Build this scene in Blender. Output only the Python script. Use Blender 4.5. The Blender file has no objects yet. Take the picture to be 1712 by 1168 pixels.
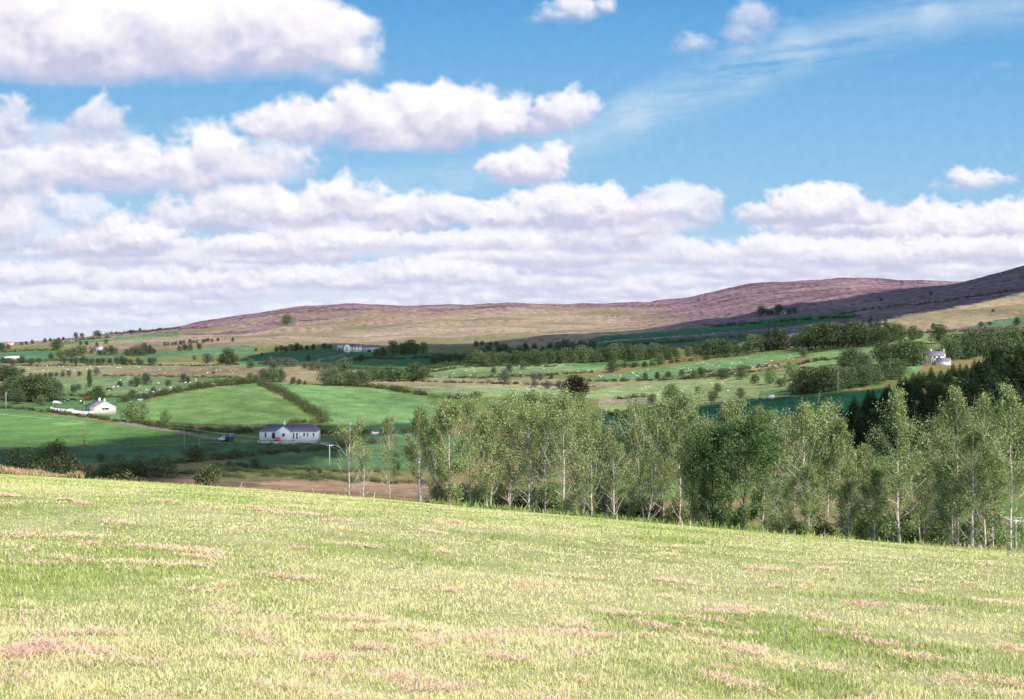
import bpy, math, random
import numpy as np
from mathutils import Vector, Matrix

# ================================================================= camera, sky light, sun, exposure
SC = bpy.context.scene
F_PX, CX, HOR = 2140.0, 856.0, 575.0          # focal length in photo pixels, centre column, row of the horizon
EXPOSURE = 0.9
SUN_EL, SUN_AZ = math.radians(44), math.radians(141)   # azimuth clockwise from +Y
cam_d = bpy.data.cameras.new("camera"); cam = bpy.data.objects.new("camera", cam_d)
SC.collection.objects.link(cam); SC.camera = cam
cam.location = (0, 0, 0); cam.rotation_euler = (math.pi / 2, 0, 0)
cam_d.sensor_width = 36; cam_d.lens = 36 * F_PX / 1712
cam_d.shift_y = -(584 - HOR) / 1712
cam_d.clip_start = .1; cam_d.clip_end = 80000
SUN_DIR = Vector((math.sin(SUN_AZ) * math.cos(SUN_EL), math.cos(SUN_AZ) * math.cos(SUN_EL), math.sin(SUN_EL)))
w = bpy.data.worlds.new("World"); SC.world = w; w.use_nodes = True
nt = w.node_tree
sk = nt.nodes.new('ShaderNodeTexSky'); sk.sky_type = 'NISHITA'; sk.sun_disc = False
sk.sun_elevation = SUN_EL; sk.sun_rotation = SUN_AZ
nt.nodes['Background'].inputs['Strength'].default_value = .15
nt.links.new(sk.outputs[0], nt.nodes['Background'].inputs[0])
sun_d = bpy.data.lights.new("sun", 'SUN'); sun_d.energy = 3.7; sun_d.angle = math.radians(.55); sun_d.color = (1, .95, .86)
sun = bpy.data.objects.new("sun", sun_d); SC.collection.objects.link(sun)
sun.rotation_euler = SUN_DIR.to_track_quat('Z', 'Y').to_euler(); sun.location = (0, 0, 50)
vs = SC.view_settings
vs.view_transform = 'Standard'; vs.look = 'None'; vs.gamma = 1; vs.exposure = EXPOSURE; vs.use_curve_mapping = False
SC.render.engine = 'CYCLES'
SC.cycles.max_bounces = 5; SC.cycles.diffuse_bounces = 2; SC.cycles.transparent_max_bounces = 6
LITK = 2.35                                    # what a sunlit level surface shows for an albedo of 1

# ---------------------------------------------------------------- sky picture (numpy)
def lin(c):
    c = np.asarray(c, float) / 255.0
    return np.where(c <= .04045, c / 12.92, ((c + .055) / 1.055) ** 2.4)

def spectral(n, p, seed, lo=2):
    r = np.random.default_rng(seed)
    f = np.fft.fft2(r.standard_normal((n, n)))
    k = np.fft.fftfreq(n) * n
    kk = np.sqrt(k[:, None] ** 2 + k[None, :] ** 2)
    kk[0, 0] = 1
    f *= np.where(kk < lo, 0, kk ** (-p))
    a = np.fft.ifft2(f).real
    return a / a.std()

NT = 1024
N1 = spectral(NT, 2.3, 3, 5)       # fluffy
N2 = spectral(NT, 1.8, 8, 14)      # detail
_b = spectral(NT, 2.8, 5, 9)
_b2 = spectral(NT, 2.8, 6, 26)
BIL = 1.0 - np.abs(_b) * 1.1 + .38 * (1 - np.abs(_b2) * 1.1)   # cauliflower
BIL = (BIL - BIL.mean()) / BIL.std()

def samp(tex, x, y):
    x = np.mod(x, NT); y = np.mod(y, NT)
    x0 = np.floor(x).astype(int) % NT; y0 = np.floor(y).astype(int) % NT
    x1 = (x0 + 1) % NT; y1 = (y0 + 1) % NT
    fx = x - np.floor(x); fy = y - np.floor(y)
    return (tex[y0, x0] * (1 - fx) + tex[y0, x1] * fx) * (1 - fy) + (tex[y1, x0] * (1 - fx) + tex[y1, x1] * fx) * fy

def sstep(a, b, x):
    t = np.clip((x - a) / (b - a), 0, 1)
    return t * t * (3 - 2 * t)

def paint_sky(xs, ys):
    """colour of the sky, blue and cumulus, for a direction grid (xs across, ys down, 2140 units = 45 degrees)"""
    X, Y = np.meshgrid(xs, ys)
    e = np.clip((575 - Y) / 575.0, 0, 3)
    stops = [0, .12, .3, .55, .8, 1.0, 3.0]
    cols = [lin(c) for c in [(198, 214, 240), (186, 216, 241), (168, 209, 239), (144, 196, 235), (120, 180, 229), (98, 166, 223), (60, 130, 200)]]
    img = np.stack([np.interp(e, stops, [c[k] for c in cols]) for k in range(3)], -1)
    R = np.random.default_rng(11)
    WH = np.array(lin((255, 252, 255))) * 1.05
    MID = lin((236, 233, 246)); SH = lin((202, 203, 230)); HZ = lin((214, 222, 243))

    def cirrus(pts, w, a, ang):
        nonlocal img
        for (x0, y0), (x1, y1) in zip(pts[:-1], pts[1:]):
            dx, dy = x1 - x0, y1 - y0
            L = math.hypot(dx, dy)
            t = np.clip(((X - x0) * dx + (Y - y0) * dy) / L ** 2, 0, 1)
            d = np.hypot(X - x0 - t * dx, Y - y0 - t * dy)
            ca, sa = math.cos(ang), math.sin(ang)
            u = X * ca + Y * sa; v = -X * sa + Y * ca
            n = samp(N2, u * .35, v * 2.2) * .4 + samp(N1, u * .4, v * 1.2) * .5
            m = sstep(1, .1, d / w + .18 * n) * np.clip(.62 + .33 * n, 0, 1) * a
            img = img * (1 - m[..., None]) + lin((226, 240, 250)) * m[..., None]

    def cloud(lobes, yb, a=1.0, soft=1.0, sc=1.0, dim=0.0, hz=0.0, tilt=0.0, gray=1.0, gr=1.13):
        """lobes (x, y, rx, ry); yb row of the base; sc size of the billows"""
        nonlocal img
        x0 = min(l[0] - l[2] * 1.5 for l in lobes); x1 = max(l[0] + l[2] * 1.5 for l in lobes)
        y0 = min(l[1] - l[3] * 1.7 for l in lobes); y1 = yb + 45 * sc * soft + 20
        i0, i1 = np.searchsorted(xs, [x0, x1]); j0, j1 = np.searchsorted(ys, [y0, y1])
        if i1 - i0 < 2 or j1 - j0 < 2: return
        x = X[j0:j1, i0:i1]; y = Y[j0:j1, i0:i1]
        ox, oy = R.uniform(0, NT, 2)
        lobes = [(a, b, c * gr, d * gr) for a, b, c, d in lobes]
        k = 1 / sc
        wx = x + 6 * sc * samp(N1, x * k * .9 + ox, y * k * 1.1 + oy); wy = y + 4 * sc * samp(N1, x * k * .9 + oy, y * k * 1.1 + ox)
        base = yb + tilt * (x - lobes[0][0]) + 5 * sc * samp(N1, x * k * .6 + ox, oy + 0 * x)
        def field(px, py):
            F = np.full(px.shape, -9.0)
            for lx, ly, rx, ry in lobes:
                d = np.sqrt(((px - lx) / rx) ** 2 + ((py - ly) / ry) ** 2)
                F = np.maximum(F, (1 - d) * min(rx, ry * 1.3) / 40.0)
            return F
        def full(qx, qy):
            nz = .16 * samp(BIL, qx * k * .7 + ox, qy * k * .8 + oy) + .05 * samp(N2, qx * k * 1.2 + ox, qy * k * 1.5 + oy)
            return field(qx + wx - x, qy + wy - y) / sc + nz * np.clip(.35 + 1.0 * sstep(base - 8 * sc, base - 50 * sc, qy), 0, 1)
        F = full(x, y)
        Fb = F - np.clip(y - base, 0, None) / (20 * sc * soft)
        Fu = full(x + 5 * sc, y - 9 * sc)
        Fu2 = full(x + 10 * sc, y - 24 * sc)
        al = sstep(-.15, .42 + .16 * soft + .5 * sstep(base - 60 * sc, base + 10 * sc, y) * soft, Fb) * a
        top = np.minimum.reduce([np.full(x.shape, base.min())] + [l[1] - l[3] + 0 * x for l in lobes])
        H = max(20.0, yb - min(l[1] - l[3] for l in lobes))
        t = np.clip((base - y) / H, -.3, 1.2)
        rel = np.clip(F - Fu, -.6, .8); rel2 = np.clip(F - Fu2, -.8, 1.4)
        b = .19 + .62 * t + .34 * rel + .34 * rel2 + .07 * samp(N1, x * k * .8 + oy, y * k + ox) - dim  # sunlit tops, shaded bases and relief painted into the cloud colour
        b = np.clip(b, 0, 1)[..., None]
        sh = SH * gray + MID * (1 - gray)
        col = np.where(b < .5, sh + (MID - sh) * (b / .5), MID + (WH - MID) * ((b - .5) / .5))
        col = col * (1 - hz) + HZ * hz
        thin = np.clip(al * 1.1, 0, 1)[..., None]
        img[j0:j1, i0:i1] = img[j0:j1, i0:i1] * (1 - al[..., None]) + (col * thin + col * (1 - thin)) * al[..., None]

    cirrus([(900, 260), (1060, 190), (1240, 120), (1330, 78), (1560, 20), (1760, 5)], 62, .42, -.12)
    cirrus([(600, 310), (760, 300), (920, 250)], 40, .35, -.1)
    # far decks, back to front
    deck = []
    for i in range(600):
        q = R.uniform(0, 1) ** 1.0
        row = 566 - 190 * q
        deck.append((row, R.uniform(-1500, 3200)))
    deck.sort(key=lambda d: -d[0])
    gaps = [(380, 360, 60, 18), (70, 405, 75, 14), (1210, 385, 70, 12), (610, 435, 40, 10)]
    # a thin veil behind the decks
    veil = sstep(345, 470, Y + 14 * samp(N1, X * .4, Y * 1.2)) * .85
    for gx, gy, gw, gh in gaps:
        veil = veil * (1 - .8 * np.exp(-((X - gx) / gw) ** 2 - ((Y - gy) / gh) ** 2))
    img = img * (1 - veil[..., None]) + lin((226, 229, 246)) * veil[..., None]
    for row, cx in deck:
        q = (566 - row) / 190
        w = 45 + 85 * q * R.uniform(.5, 1.5); h = 6 + 24 * q * R.uniform(.6, 1.5)
        if any(abs(cx - gx) < gw + w * .5 and abs(row - h * .6 - gy) < gh + h for gx, gy, gw, gh in gaps): continue
        lobes = []
        for j in range(R.integers(3, 6)):
            lx = cx + R.uniform(-.7, .7) * w
            lobes.append((lx, row - h * R.uniform(.2, .7), w * R.uniform(.35, .6), h * R.uniform(.8, 1.35)))
        cloud(lobes, row + 1, a=.78 + .15 * q, sc=max(.26, .24 + .4 * q), soft=1.2, dim=R.uniform(-.3, .1), hz=.5 - .45 * q)
    C = cloud
    # middle row
    C([(1420, 380, 150, 24), (1600, 385, 140, 22), (1700, 380, 90, 24)], 400, .9, sc=.5, hz=.1)
    C([(1370, 350, 90, 42), (1300, 360, 70, 24), (1440, 362, 60, 24), (1410, 345, 40, 32)], 374, .95, sc=.55)
    C([(1330, 415, 150, 22), (1450, 425, 200, 26), (1620, 415, 150, 24)], 446, .9, sc=.5, hz=.1, dim=-.1)
    C([(1135, 345, 70, 40), (1090, 350, 40, 30), (1170, 360, 40, 26)], 374, .8, sc=.6, soft=1.6, dim=.12)
    C([(960, 350, 120, 40), (1010, 340, 50, 34), (900, 360, 110, 30), (1060, 385, 110, 22)], 392, .92, sc=.6, dim=.0, soft=1.2)
    C([(760, 352, 70, 30), (720, 365, 60, 24), (820, 362, 60, 26), (680, 375, 80, 20)], 388, .9, sc=.55, soft=1.3)
    C([(480, 345, 210, 40), (560, 325, 70, 34), (620, 330, 45, 30), (360, 360, 150, 34), (260, 372, 110, 24), (640, 350, 80, 34)], 388, .95, sc=.8, soft=1.3, gray=1.0)
    C([(200, 385, 30, 26), (230, 400, 90, 28), (150, 412, 100, 22)], 428, .9, sc=.55)
    C([(430, 412, 130, 20), (540, 405, 120, 18)], 432, .85, sc=.5, hz=.1)
    C([(620, 400, 90, 16), (720, 405, 90, 18)], 426, .85, sc=.45, hz=.1, dim=-.1)
    C([(50, 423, 40, 8)], 428, .9, sc=.35, dim=-.2)
    C([(300, 470, 120, 20), (420, 475, 90, 16)], 488, .8, sc=.42, hz=.15)
    C([(160, 500, 130, 16), (20, 505, 120, 16)], 514, .8, sc=.4, hz=.25)
    C([(520, 465, 90, 20), (600, 470, 110, 18)], 486, .85, sc=.42, hz=.15)
    C([(700, 455, 110, 22), (800, 462, 90, 18)], 480, .85, sc=.42, hz=.15)
    C([(60, 462, 110, 18), (-20, 460, 90, 20)], 478, .8, sc=.4, hz=.2)
    # left stack
    C([(60, 260, 190, 60), (-60, 240, 120, 70), (190, 300, 150, 44)], 340, .55, sc=1.3, soft=2.2, dim=.12)
    C([(60, 400, 130, 40), (-60, 380, 120, 60)], 430, .6, sc=.9, soft=2, dim=.1)
    C([(20, 200, 45, 44), (10, 240, 60, 40)], 270, .75, sc=.9, soft=2.0, dim=.28)
    C([(165, 200, 52, 40), (140, 235, 80, 30), (180, 190, 30, 30)], 255, .8, sc=.9, soft=2.0, dim=.25)
    C([(-30, 300, 180, 52), (80, 285, 150, 42), (40, 340, 120, 40)], 352, .85, sc=1.0, soft=1.8, dim=.1)
    C([(140, 360, 60, 30)], 385, .6, sc=.7, soft=1.8, dim=.1)
    C([(10, 380, 60, 32)], 410, .7, sc=.7, soft=1.8, dim=.2)
    C([(355, 250, 46, 46), (310, 262, 40, 46), (200, 278, 120, 40), (300, 295, 180, 30), (420, 280, 100, 36), (140, 290, 90, 26)], 318, .97, sc=.95, soft=1.3, dim=-.03)
    C([(470, 250, 60, 26), (440, 290, 80, 30)], 312, .7, sc=.9, soft=1.6, dim=.12)
    # centre pair
    C([(880, 280, 72, 34), (920, 268, 42, 26), (850, 285, 40, 28)], 310, .95, sc=.65, soft=1.1)
    C([(930, 190, 56, 36), (900, 205, 50, 28), (965, 172, 30, 28), (880, 218, 40, 18)], 232, .93, sc=.75, soft=1.2, dim=.03)
    C([(620, 200, 100, 62), (690, 180, 90, 46), (520, 205, 100, 46), (740, 195, 80, 56), (820, 195, 60, 42), (450, 215, 60, 28), (850, 175, 30, 24), (640, 225, 170, 34)], 254, .98, sc=1.0, soft=1.0, dim=-.04)
    # big top left
    C([(280, 40, 200, 92), (400, 30, 140, 70), (120, 60, 170, 80), (520, 60, 90, 62), (30, 90, 120, 62), (470, 90, 120, 46), (200, 100, 200, 50), (575, 95, 46, 36), (60, 10, 130, 60)], 138, 1.0, sc=1.35, soft=1.1, dim=-.1)
    C([(600, 105, 34, 34), (560, 130, 50, 22)], 140, .5, sc=1.0, soft=1.5, dim=.1)
    # small ones
    C([(965, 12, 46, 22), (1010, 5, 36, 18), (905, 32, 26, 10), (940, 25, 46, 14)], 36, .85, sc=.7, soft=1.8, dim=.0)
    C([(1260, 30, 38, 30), (1245, 55, 34, 30), (1240, 85, 24, 22)], 96, .5, sc=.8, soft=2.5, dim=.18)
    C([(1160, 75, 34, 18), (1140, 85, 30, 12)], 94, .5, sc=.7, soft=2.0, dim=.1)
    C([(1625, 298, 46, 22), (1600, 312, 42, 12), (1660, 306, 36, 16)], 322, .85, sc=.6, soft=1.4, dim=.06)
    C([(1680, 108, 24, 10)], 118, .35, sc=.6, soft=2.0, dim=.1)
    img *= (1 + .012 * samp(N2, X * 1.7, Y * 1.7))[..., None]
    return np.clip(img, 0, 1.3)

# ================================================================= helpers
COL = SC.collection
def tag(o, label=None, cat=None, group=None, kind=None):
    if label: o['label'] = label
    if cat: o['category'] = cat
    if group: o['group'] = group
    if kind: o['kind'] = kind
    return o

def mesh_of(name, V, faces, mat, cols=None, smooth=False):
    """faces: list of int arrays (n, k)"""
    me = bpy.data.meshes.new(name)
    V = np.asarray(V, np.float32)
    faces = [np.asarray(f, np.int32) for f in faces if len(f)]
    me.vertices.add(len(V)); me.vertices.foreach_set('co', V.ravel())
    nl = sum(f.size for f in faces); nf = sum(len(f) for f in faces)
    me.loops.add(nl); me.polygons.add(nf)
    me.loops.foreach_set('vertex_index', np.concatenate([f.ravel() for f in faces]))
    tot = np.concatenate([np.full(len(f), f.shape[1], np.int32) for f in faces])
    st = np.concatenate([[0], np.cumsum(tot)[:-1]]).astype(np.int32)
    me.polygons.foreach_set('loop_start', st); me.polygons.foreach_set('loop_total', tot)
    if smooth: me.polygons.foreach_set('use_smooth', np.ones(nf, bool))
    if cols is not None:
        at_ = me.color_attributes.new('col', 'FLOAT_COLOR', 'POINT')
        c4 = np.ones((len(V), 4), np.float32); c4[:, :3] = cols
        at_.data.foreach_set('color', c4.ravel())
    me.update(calc_edges=True); me.validate()
    if mat: me.materials.append(mat)
    return me

def add(name, me, parent=None, loc=None, rz=None, sc=None):
    o = bpy.data.objects.new(name, me); COL.objects.link(o)
    if parent: o.parent = parent
    if loc is not None: o.location = loc
    if rz is not None: o.rotation_euler = (0, 0, rz)
    if sc is not None: o.scale = sc
    return o

def empty(name, loc=(0, 0, 0), rz=0):
    o = bpy.data.objects.new(name, None); COL.objects.link(o)
    o.location = loc; o.rotation_euler = (0, 0, rz); o.empty_display_size = .3
    return o

class MB:
    """collects boxes, tubes and loose faces of ONE mesh"""
    def __init__(s): s.V = []; s.Q = []; s.T = []; s.n = 0
    def put(s, V, Q=(), T=()):
        V = np.asarray(V, float)
        if len(Q): s.Q.append(np.asarray(Q) + s.n)
        if len(T): s.T.append(np.asarray(T) + s.n)
        s.V.append(V); s.n += len(V)
    def box(s, x0, y0, z0, x1, y1, z1):
        v = [(x, y, z) for z in (z0, z1) for y in (y0, y1) for x in (x0, x1)]
        s.put(v, [(0, 2, 3, 1), (4, 5, 7, 6), (0, 1, 5, 4), (2, 6, 7, 3), (0, 4, 6, 2), (1, 3, 7, 5)])
    def tube(s, P, r, k=5):
        P = np.asarray(P, float); r = np.broadcast_to(np.asarray(r, float), (len(P),))
        d = np.gradient(P, axis=0); d /= np.linalg.norm(d, axis=1)[:, None] + 1e-9
        ref = np.where(np.abs(d[:, 2:3]) > .9, [[1., 0, 0]], [[0, 0, 1.]])
        a = np.cross(d, ref); a /= np.linalg.norm(a, axis=1)[:, None] + 1e-9
        b = np.cross(d, a)
        for i in range(1, len(P)):           # keep the frame from flipping
            if (a[i] * a[i - 1]).sum() < 0 and (ref[i] == ref[i - 1]).all(): a[i] *= -1; b[i] *= -1
        t = np.arange(k) * 2 * math.pi / k
        V = (P[:, None] + r[:, None, None] * (np.cos(t)[None, :, None] * a[:, None] + np.sin(t)[None, :, None] * b[:, None])).reshape(-1, 3)
        Q = [(i * k + j, i * k + (j + 1) % k, (i + 1) * k + (j + 1) % k, (i + 1) * k + j) for i in range(len(P) - 1) for j in range(k)]
        n = len(P)
        T = [(0, j + 1, j) for j in range(1, k - 1)] + [((n - 1) * k, (n - 1) * k + j, (n - 1) * k + j + 1) for j in range(1, k - 1)]
        s.put(V, Q, T)
    def cyl(s, x, y, z0, z1, r, k=12): s.tube([(x, y, z0), (x, y, z1)], r, k)
    def ell(s, c, r, n=10, m=7):
        """ellipsoid"""
        u = np.arange(n) * 2 * math.pi / n; v = np.linspace(-math.pi / 2, math.pi / 2, m)
        V = [(c[0] + r[0] * math.cos(b) * math.cos(a), c[1] + r[1] * math.cos(b) * math.sin(a), c[2] + r[2] * math.sin(b)) for b in v for a in u]
        s.put(V, [(j * n + i, j * n + (i + 1) % n, (j + 1) * n + (i + 1) % n, (j + 1) * n + i) for j in range(m - 1) for i in range(n)])
    def me(s, name, mat, smooth=False, cols=None):
        fs = []
        if s.Q: fs.append(np.concatenate(s.Q))
        if s.T: fs.append(np.concatenate(s.T))
        return mesh_of(name, np.concatenate(s.V), fs, mat, cols, smooth)
    def build(s, name, mat, parent=None, smooth=False, **k):
        return add(name, s.me(name, mat, smooth), parent, **k)

# ---- materials
def nodes(name):
    m = bpy.data.materials.new(name); m.use_nodes = True
    t = m.node_tree; b = t.nodes['Principled BSDF']
    b.inputs['Specular IOR Level'].default_value = .15
    b.inputs['Roughness'].default_value = .9
    return m, t, b
def simple(name, rgb, rough=.8, spec=.2, var=.15, scale=3.0, metal=0, bump=0):
    m, t, b = nodes(name)
    n = t.nodes.new('ShaderNodeTexNoise'); n.inputs['Scale'].default_value = scale; n.inputs['Detail'].default_value = 5
    tc = t.nodes.new('ShaderNodeTexCoord'); t.links.new(tc.outputs['Object'], n.inputs['Vector'])
    mr = t.nodes.new('ShaderNodeMapRange'); mr.inputs[1].default_value = .3; mr.inputs[2].default_value = .7
    mr.inputs[3].default_value = 1 - var; mr.inputs[4].default_value = 1 + var
    t.links.new(n.outputs[0], mr.inputs[0])
    mx = t.nodes.new('ShaderNodeMix'); mx.data_type = 'RGBA'; mx.blend_type = 'MULTIPLY'; mx.inputs[0].default_value = 1
    mx.inputs[6].default_value = (*rgb, 1); t.links.new(mr.outputs[0], mx.inputs[7])
    t.links.new(mx.outputs[2], b.inputs['Base Color'])
    b.inputs['Roughness'].default_value = rough; b.inputs['Specular IOR Level'].default_value = spec; b.inputs['Metallic'].default_value = metal
    if bump:
        bp = t.nodes.new('ShaderNodeBump'); bp.inputs['Strength'].default_value = bump; bp.inputs['Distance'].default_value = .02
        t.links.new(n.outputs[0], bp.inputs['Height']); t.links.new(bp.outputs[0], b.inputs['Normal'])
    return m
def leafmat(name, c1, c2, c3, trans=.3, objvar=.35):
    """leaves: three colours mixed per leaf and per tree, a little light through the leaf"""
    m, t, b = nodes(name)
    t.nodes.remove(b)
    g = t.nodes.new('ShaderNodeNewGeometry'); oi = t.nodes.new('ShaderNodeObjectInfo')
    rp = t.nodes.new('ShaderNodeValToRGB'); e = rp.color_ramp.elements
    e[0].position = 0; e[0].color = (*c1, 1); e[1].position = 1; e[1].color = (*c3, 1)
    k = e.new(.5); k.color = (*c2, 1)
    tc = t.nodes.new('ShaderNodeTexCoord'); nz = t.nodes.new('ShaderNodeTexNoise'); nz.inputs['Scale'].default_value = .55
    t.links.new(tc.outputs['Object'], nz.inputs['Vector'])
    a = t.nodes.new('ShaderNodeMath'); a.operation = 'MULTIPLY_ADD'; a.inputs[1].default_value = .65; t.links.new(g.outputs['Random Per Island'], a.inputs[0])
    t.links.new(nz.outputs[0], a.inputs[2])
    a3 = t.nodes.new('ShaderNodeMath'); a3.operation = 'SUBTRACT'; a3.inputs[1].default_value = .32; t.links.new(a.outputs[0], a3.inputs[0])
    t.links.new(a3.outputs[0], rp.inputs[0])
    v = t.nodes.new('ShaderNodeMapRange'); v.inputs[3].default_value = 1 - objvar; v.inputs[4].default_value = 1 + objvar
    t.links.new(oi.outputs['Random'], v.inputs[0])
    mx = t.nodes.new('ShaderNodeMix'); mx.data_type = 'RGBA'; mx.blend_type = 'MULTIPLY'; mx.inputs[0].default_value = 1
    t.links.new(rp.outputs[0], mx.inputs[6]); t.links.new(v.outputs[0], mx.inputs[7])
    d = t.nodes.new('ShaderNodeBsdfDiffuse'); tr = t.nodes.new('ShaderNodeBsdfTranslucent'); ms = t.nodes.new('ShaderNodeMixShader')
    ms.inputs[0].default_value = trans
    for q in (d, tr): t.links.new(mx.outputs[2], q.inputs[0])
    t.links.new(d.outputs[0], ms.inputs[1]); t.links.new(tr.outputs[0], ms.inputs[2])
    t.links.new(ms.outputs[0], t.nodes['Material Output'].inputs[0])
    return m

# ================================================================= the lie of the land
CREST_PX = [-600, 0, 300, 560, 800, 1050, 1300, 1500, 1712, 2300]
CREST_ROW = [742, 793, 810, 828, 850, 871, 893, 909, 924, 975]
CREST_Y = [92, 76, 72, 70, 68, 66, 63, 61, 60, 56]
YK = [240, 300, 360, 436, 520, 620, 720, 850, 1000, 1200, 1500, 1900, 2400, 3000]
LAND = {
 -600: [780, 762, 742, 712, 680, 655, 636, 616, 600, 590, 584, 580, 578, 576],
 0:    [798, 776, 753, 722, 694, 670, 649, 627, 608, 596, 586, 580, 577, 575],
 150:  [802, 783, 762, 728, 698, 671, 648, 627, 608, 595, 584, 574, 567, 562],
 300:  [807, 790, 768, 733, 701, 668, 647, 630, 612, 597, 584, 570, 556, 546],
 450:  [817, 800, 775, 737, 704, 668, 647, 630, 613, 598, 583, 566, 545, 521],
 600:  [826, 808, 782, 742, 708, 676, 653, 634, 615, 597, 580, 562, 535, 509],
 800:  [842, 818, 786, 748, 715, 685, 662, 640, 620, 601, 580, 556, 530, 509],
 1000: [860, 828, 790, 750, 715, 688, 666, 643, 622, 600, 577, 553, 528, 508],
 1150: [872, 832, 790, 744, 705, 678, 656, 634, 613, 590, 565, 540, 520, 500],
 1300: [880, 832, 782, 730, 692, 662, 640, 620, 600, 578, 552, 516, 498, 472],
 1450: [886, 830, 772, 716, 675, 643, 620, 600, 582, 560, 532, 496, 484, 466],
 1600: [890, 830, 767, 706, 660, 632, 612, 590, 570, 548, 514, 474, 478, 473],
 1712: [896, 834, 770, 708, 660, 630, 608, 585, 565, 540, 504, 446, 452, 470],
 2300: [915, 850, 780, 715, 660, 620, 590, 560, 530, 490, 430, 340, 345, 360]}
SKYL = {0: 575, 100: 568, 200: 557, 300: 546, 380: 532, 450: 521, 520: 514, 600: 509, 700: 511, 850: 507, 1000: 508, 1050: 508, 1150: 500,
        1200: 490, 1280: 473, 1350: 470, 1430: 465, 1500: 468, 1590: 474}

def hermite(xk, yk, x):
    """cubic through the knots with limited tangents; yk may be 2-D (knots first)"""
    xk = np.asarray(xk, float); yk = np.asarray(yk, float)
    h = np.diff(xk); sh = (-1,) + (1,) * (yk.ndim - 1)
    dl = np.diff(yk, axis=0) / h.reshape(sh)
    m = np.empty_like(yk); m[0] = dl[0]; m[-1] = dl[-1]
    a, b = dl[:-1], dl[1:]
    m[1:-1] = np.where(a * b > 0, 2 * a * b / np.where(a + b == 0, 1, a + b), 0)
    x = np.clip(np.asarray(x, float), xk[0], xk[-1])
    i = np.clip(np.searchsorted(xk, x, side='right') - 1, 0, len(xk) - 2)
    t = ((x - xk[i]) / h[i]).reshape(sh); hh = h[i].reshape(sh)
    return (2 * t ** 3 - 3 * t ** 2 + 1) * yk[i] + (t ** 3 - 2 * t ** 2 + t) * hh * m[i] + (-2 * t ** 3 + 3 * t ** 2) * yk[i + 1] + (t ** 3 - t ** 2) * hh * m[i + 1]

def near_row(m, yc, Y): return HOR + F_PX * (m + 1.4 * (1 - Y / yc) ** 2 / Y)
PXG = np.arange(-600, 2301, 10.0)
LYG = np.linspace(math.log(60), math.log(40000), 1100)
def build_table():
    pk = sorted(LAND)
    land = hermite(pk, np.array([LAND[p] for p in pk]), PXG)
    land[:, -1] = np.where((PXG >= 0) & (PXG <= 1590), hermite(sorted(SKYL), [SKYL[k] for k in sorted(SKYL)], PXG), land[:, -1])
    cr = hermite(CREST_PX, CREST_ROW, PXG); cy = hermite(CREST_PX, CREST_Y, PXG)
    m = (cr - HOR) / F_PX
    out = np.empty((len(PXG), len(LYG)))
    for i, px in enumerate(PXG):
        ys = [60., 72., 84., 96., 130., 180.] + YK + [3300, 3700, 4500, 6000, 9000, 40000]
        s = float(np.clip(px / 1712, 0, 1))
        rows = [near_row(m[i], cy[i], y) for y in (60., 72., 84.)] + [near_row(m[i], cy[i], 96.), cr[i] + 12, cr[i] + 13 - 22 * s] + list(land[i])
        e = land[i][-1]
        rows += [e + 3, e + 14 + max(0, 575 - e) * .3, max(e + 34, 585) + 20, 575 + F_PX * 110 / 6000, 575 + F_PX * 110 / 9000, 575 + F_PX * 110 / 40000]
        out[i] = hermite(np.log(ys), rows, LYG)
    return out, cr, cy
TAB, CR, CYD = build_table()
def row0(px, Y):
    px = np.clip(px, -600, 2300); ly = np.log(np.clip(Y, 60, 39999))
    u = (px + 600) / 10; i = np.clip(u.astype(int), 0, len(PXG) - 2); fu = u - i
    v = (ly - LYG[0]) / (LYG[1] - LYG[0]); j = np.clip(v.astype(int), 0, len(LYG) - 2); fv = v - j
    return (TAB[i, j] * (1 - fv) + TAB[i, j + 1] * fv) * (1 - fu) + (TAB[i + 1, j] * (1 - fv) + TAB[i + 1, j + 1] * fv) * fu
def base_z(px, Y):
    cr = np.interp(px, PXG, CR); cy = np.interp(px, PXG, CYD); m = (cr - HOR) / F_PX
    zn = -m * Y - 1.4 * (1 - Y / cy) ** 2
    zf = -(row0(px, Y) - HOR) / F_PX * Y
    t = np.clip((Y - 60) / 1.0, 0, 1)
    return zn * (1 - t) + zf * t
AZ_L, AZ_R = math.atan((-600 - CX) / F_PX), math.atan((2300 - CX) / F_PX)
def H(x, y):
    """height of the ground under (x, y)"""
    x = np.atleast_1d(np.asarray(x, float)); y = np.atleast_1d(np.asarray(y, float))
    az = np.arctan2(x, y); r = np.hypot(x, y)
    azc = np.clip(az, AZ_L, AZ_R); px = CX + F_PX * np.tan(azc); Y = r * np.cos(azc)
    z = base_z(px, Y)
    # behind the camera blend the two sides
    back = np.clip((np.abs(az) - 1.2) / 1.0, 0, 1)
    zl = base_z(np.full_like(px, -600), r * math.cos(AZ_L)); zr = base_z(np.full_like(px, 2300), r * math.cos(AZ_R))
    t = np.where(az > 0, .5 + .5 * (math.pi - az) / math.pi, .5 - .5 * (math.pi + az) / math.pi)
    s = np.clip((np.abs(az) - 1.2) / 1.9, 0, 1)
    side = np.where(az > 0, zr, zl); oth = np.where(az > 0, zl, zr)
    zb = side * (1 - .5 * s) + oth * .5 * s
    z = z * (1 - back) + zb * back
    far = np.clip((r - 500) / 1500, 0, 1)
    z = z + far * (1.6 * samp(N1, x * .9, y * .9) + 1.8 * samp(N1, x * .22 + 300, y * .4 + 99) * far)
    mid = np.clip((r - 200) / 100, 0, 1)
    z = z + mid * .16 * samp(N2, x * 6, y * 6) + .10 * mid * samp(N1, x * 7, y * 7)
    nr = np.clip((60 - r) / 50, 0, 1)
    return z + nr * (.018 * samp(N1, x * 60, y * 60) + .02 * samp(N1, x * 18 + 50, y * 18))
_YS = np.exp(np.linspace(math.log(225), math.log(3400), 2600))
_cache = {}
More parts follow.
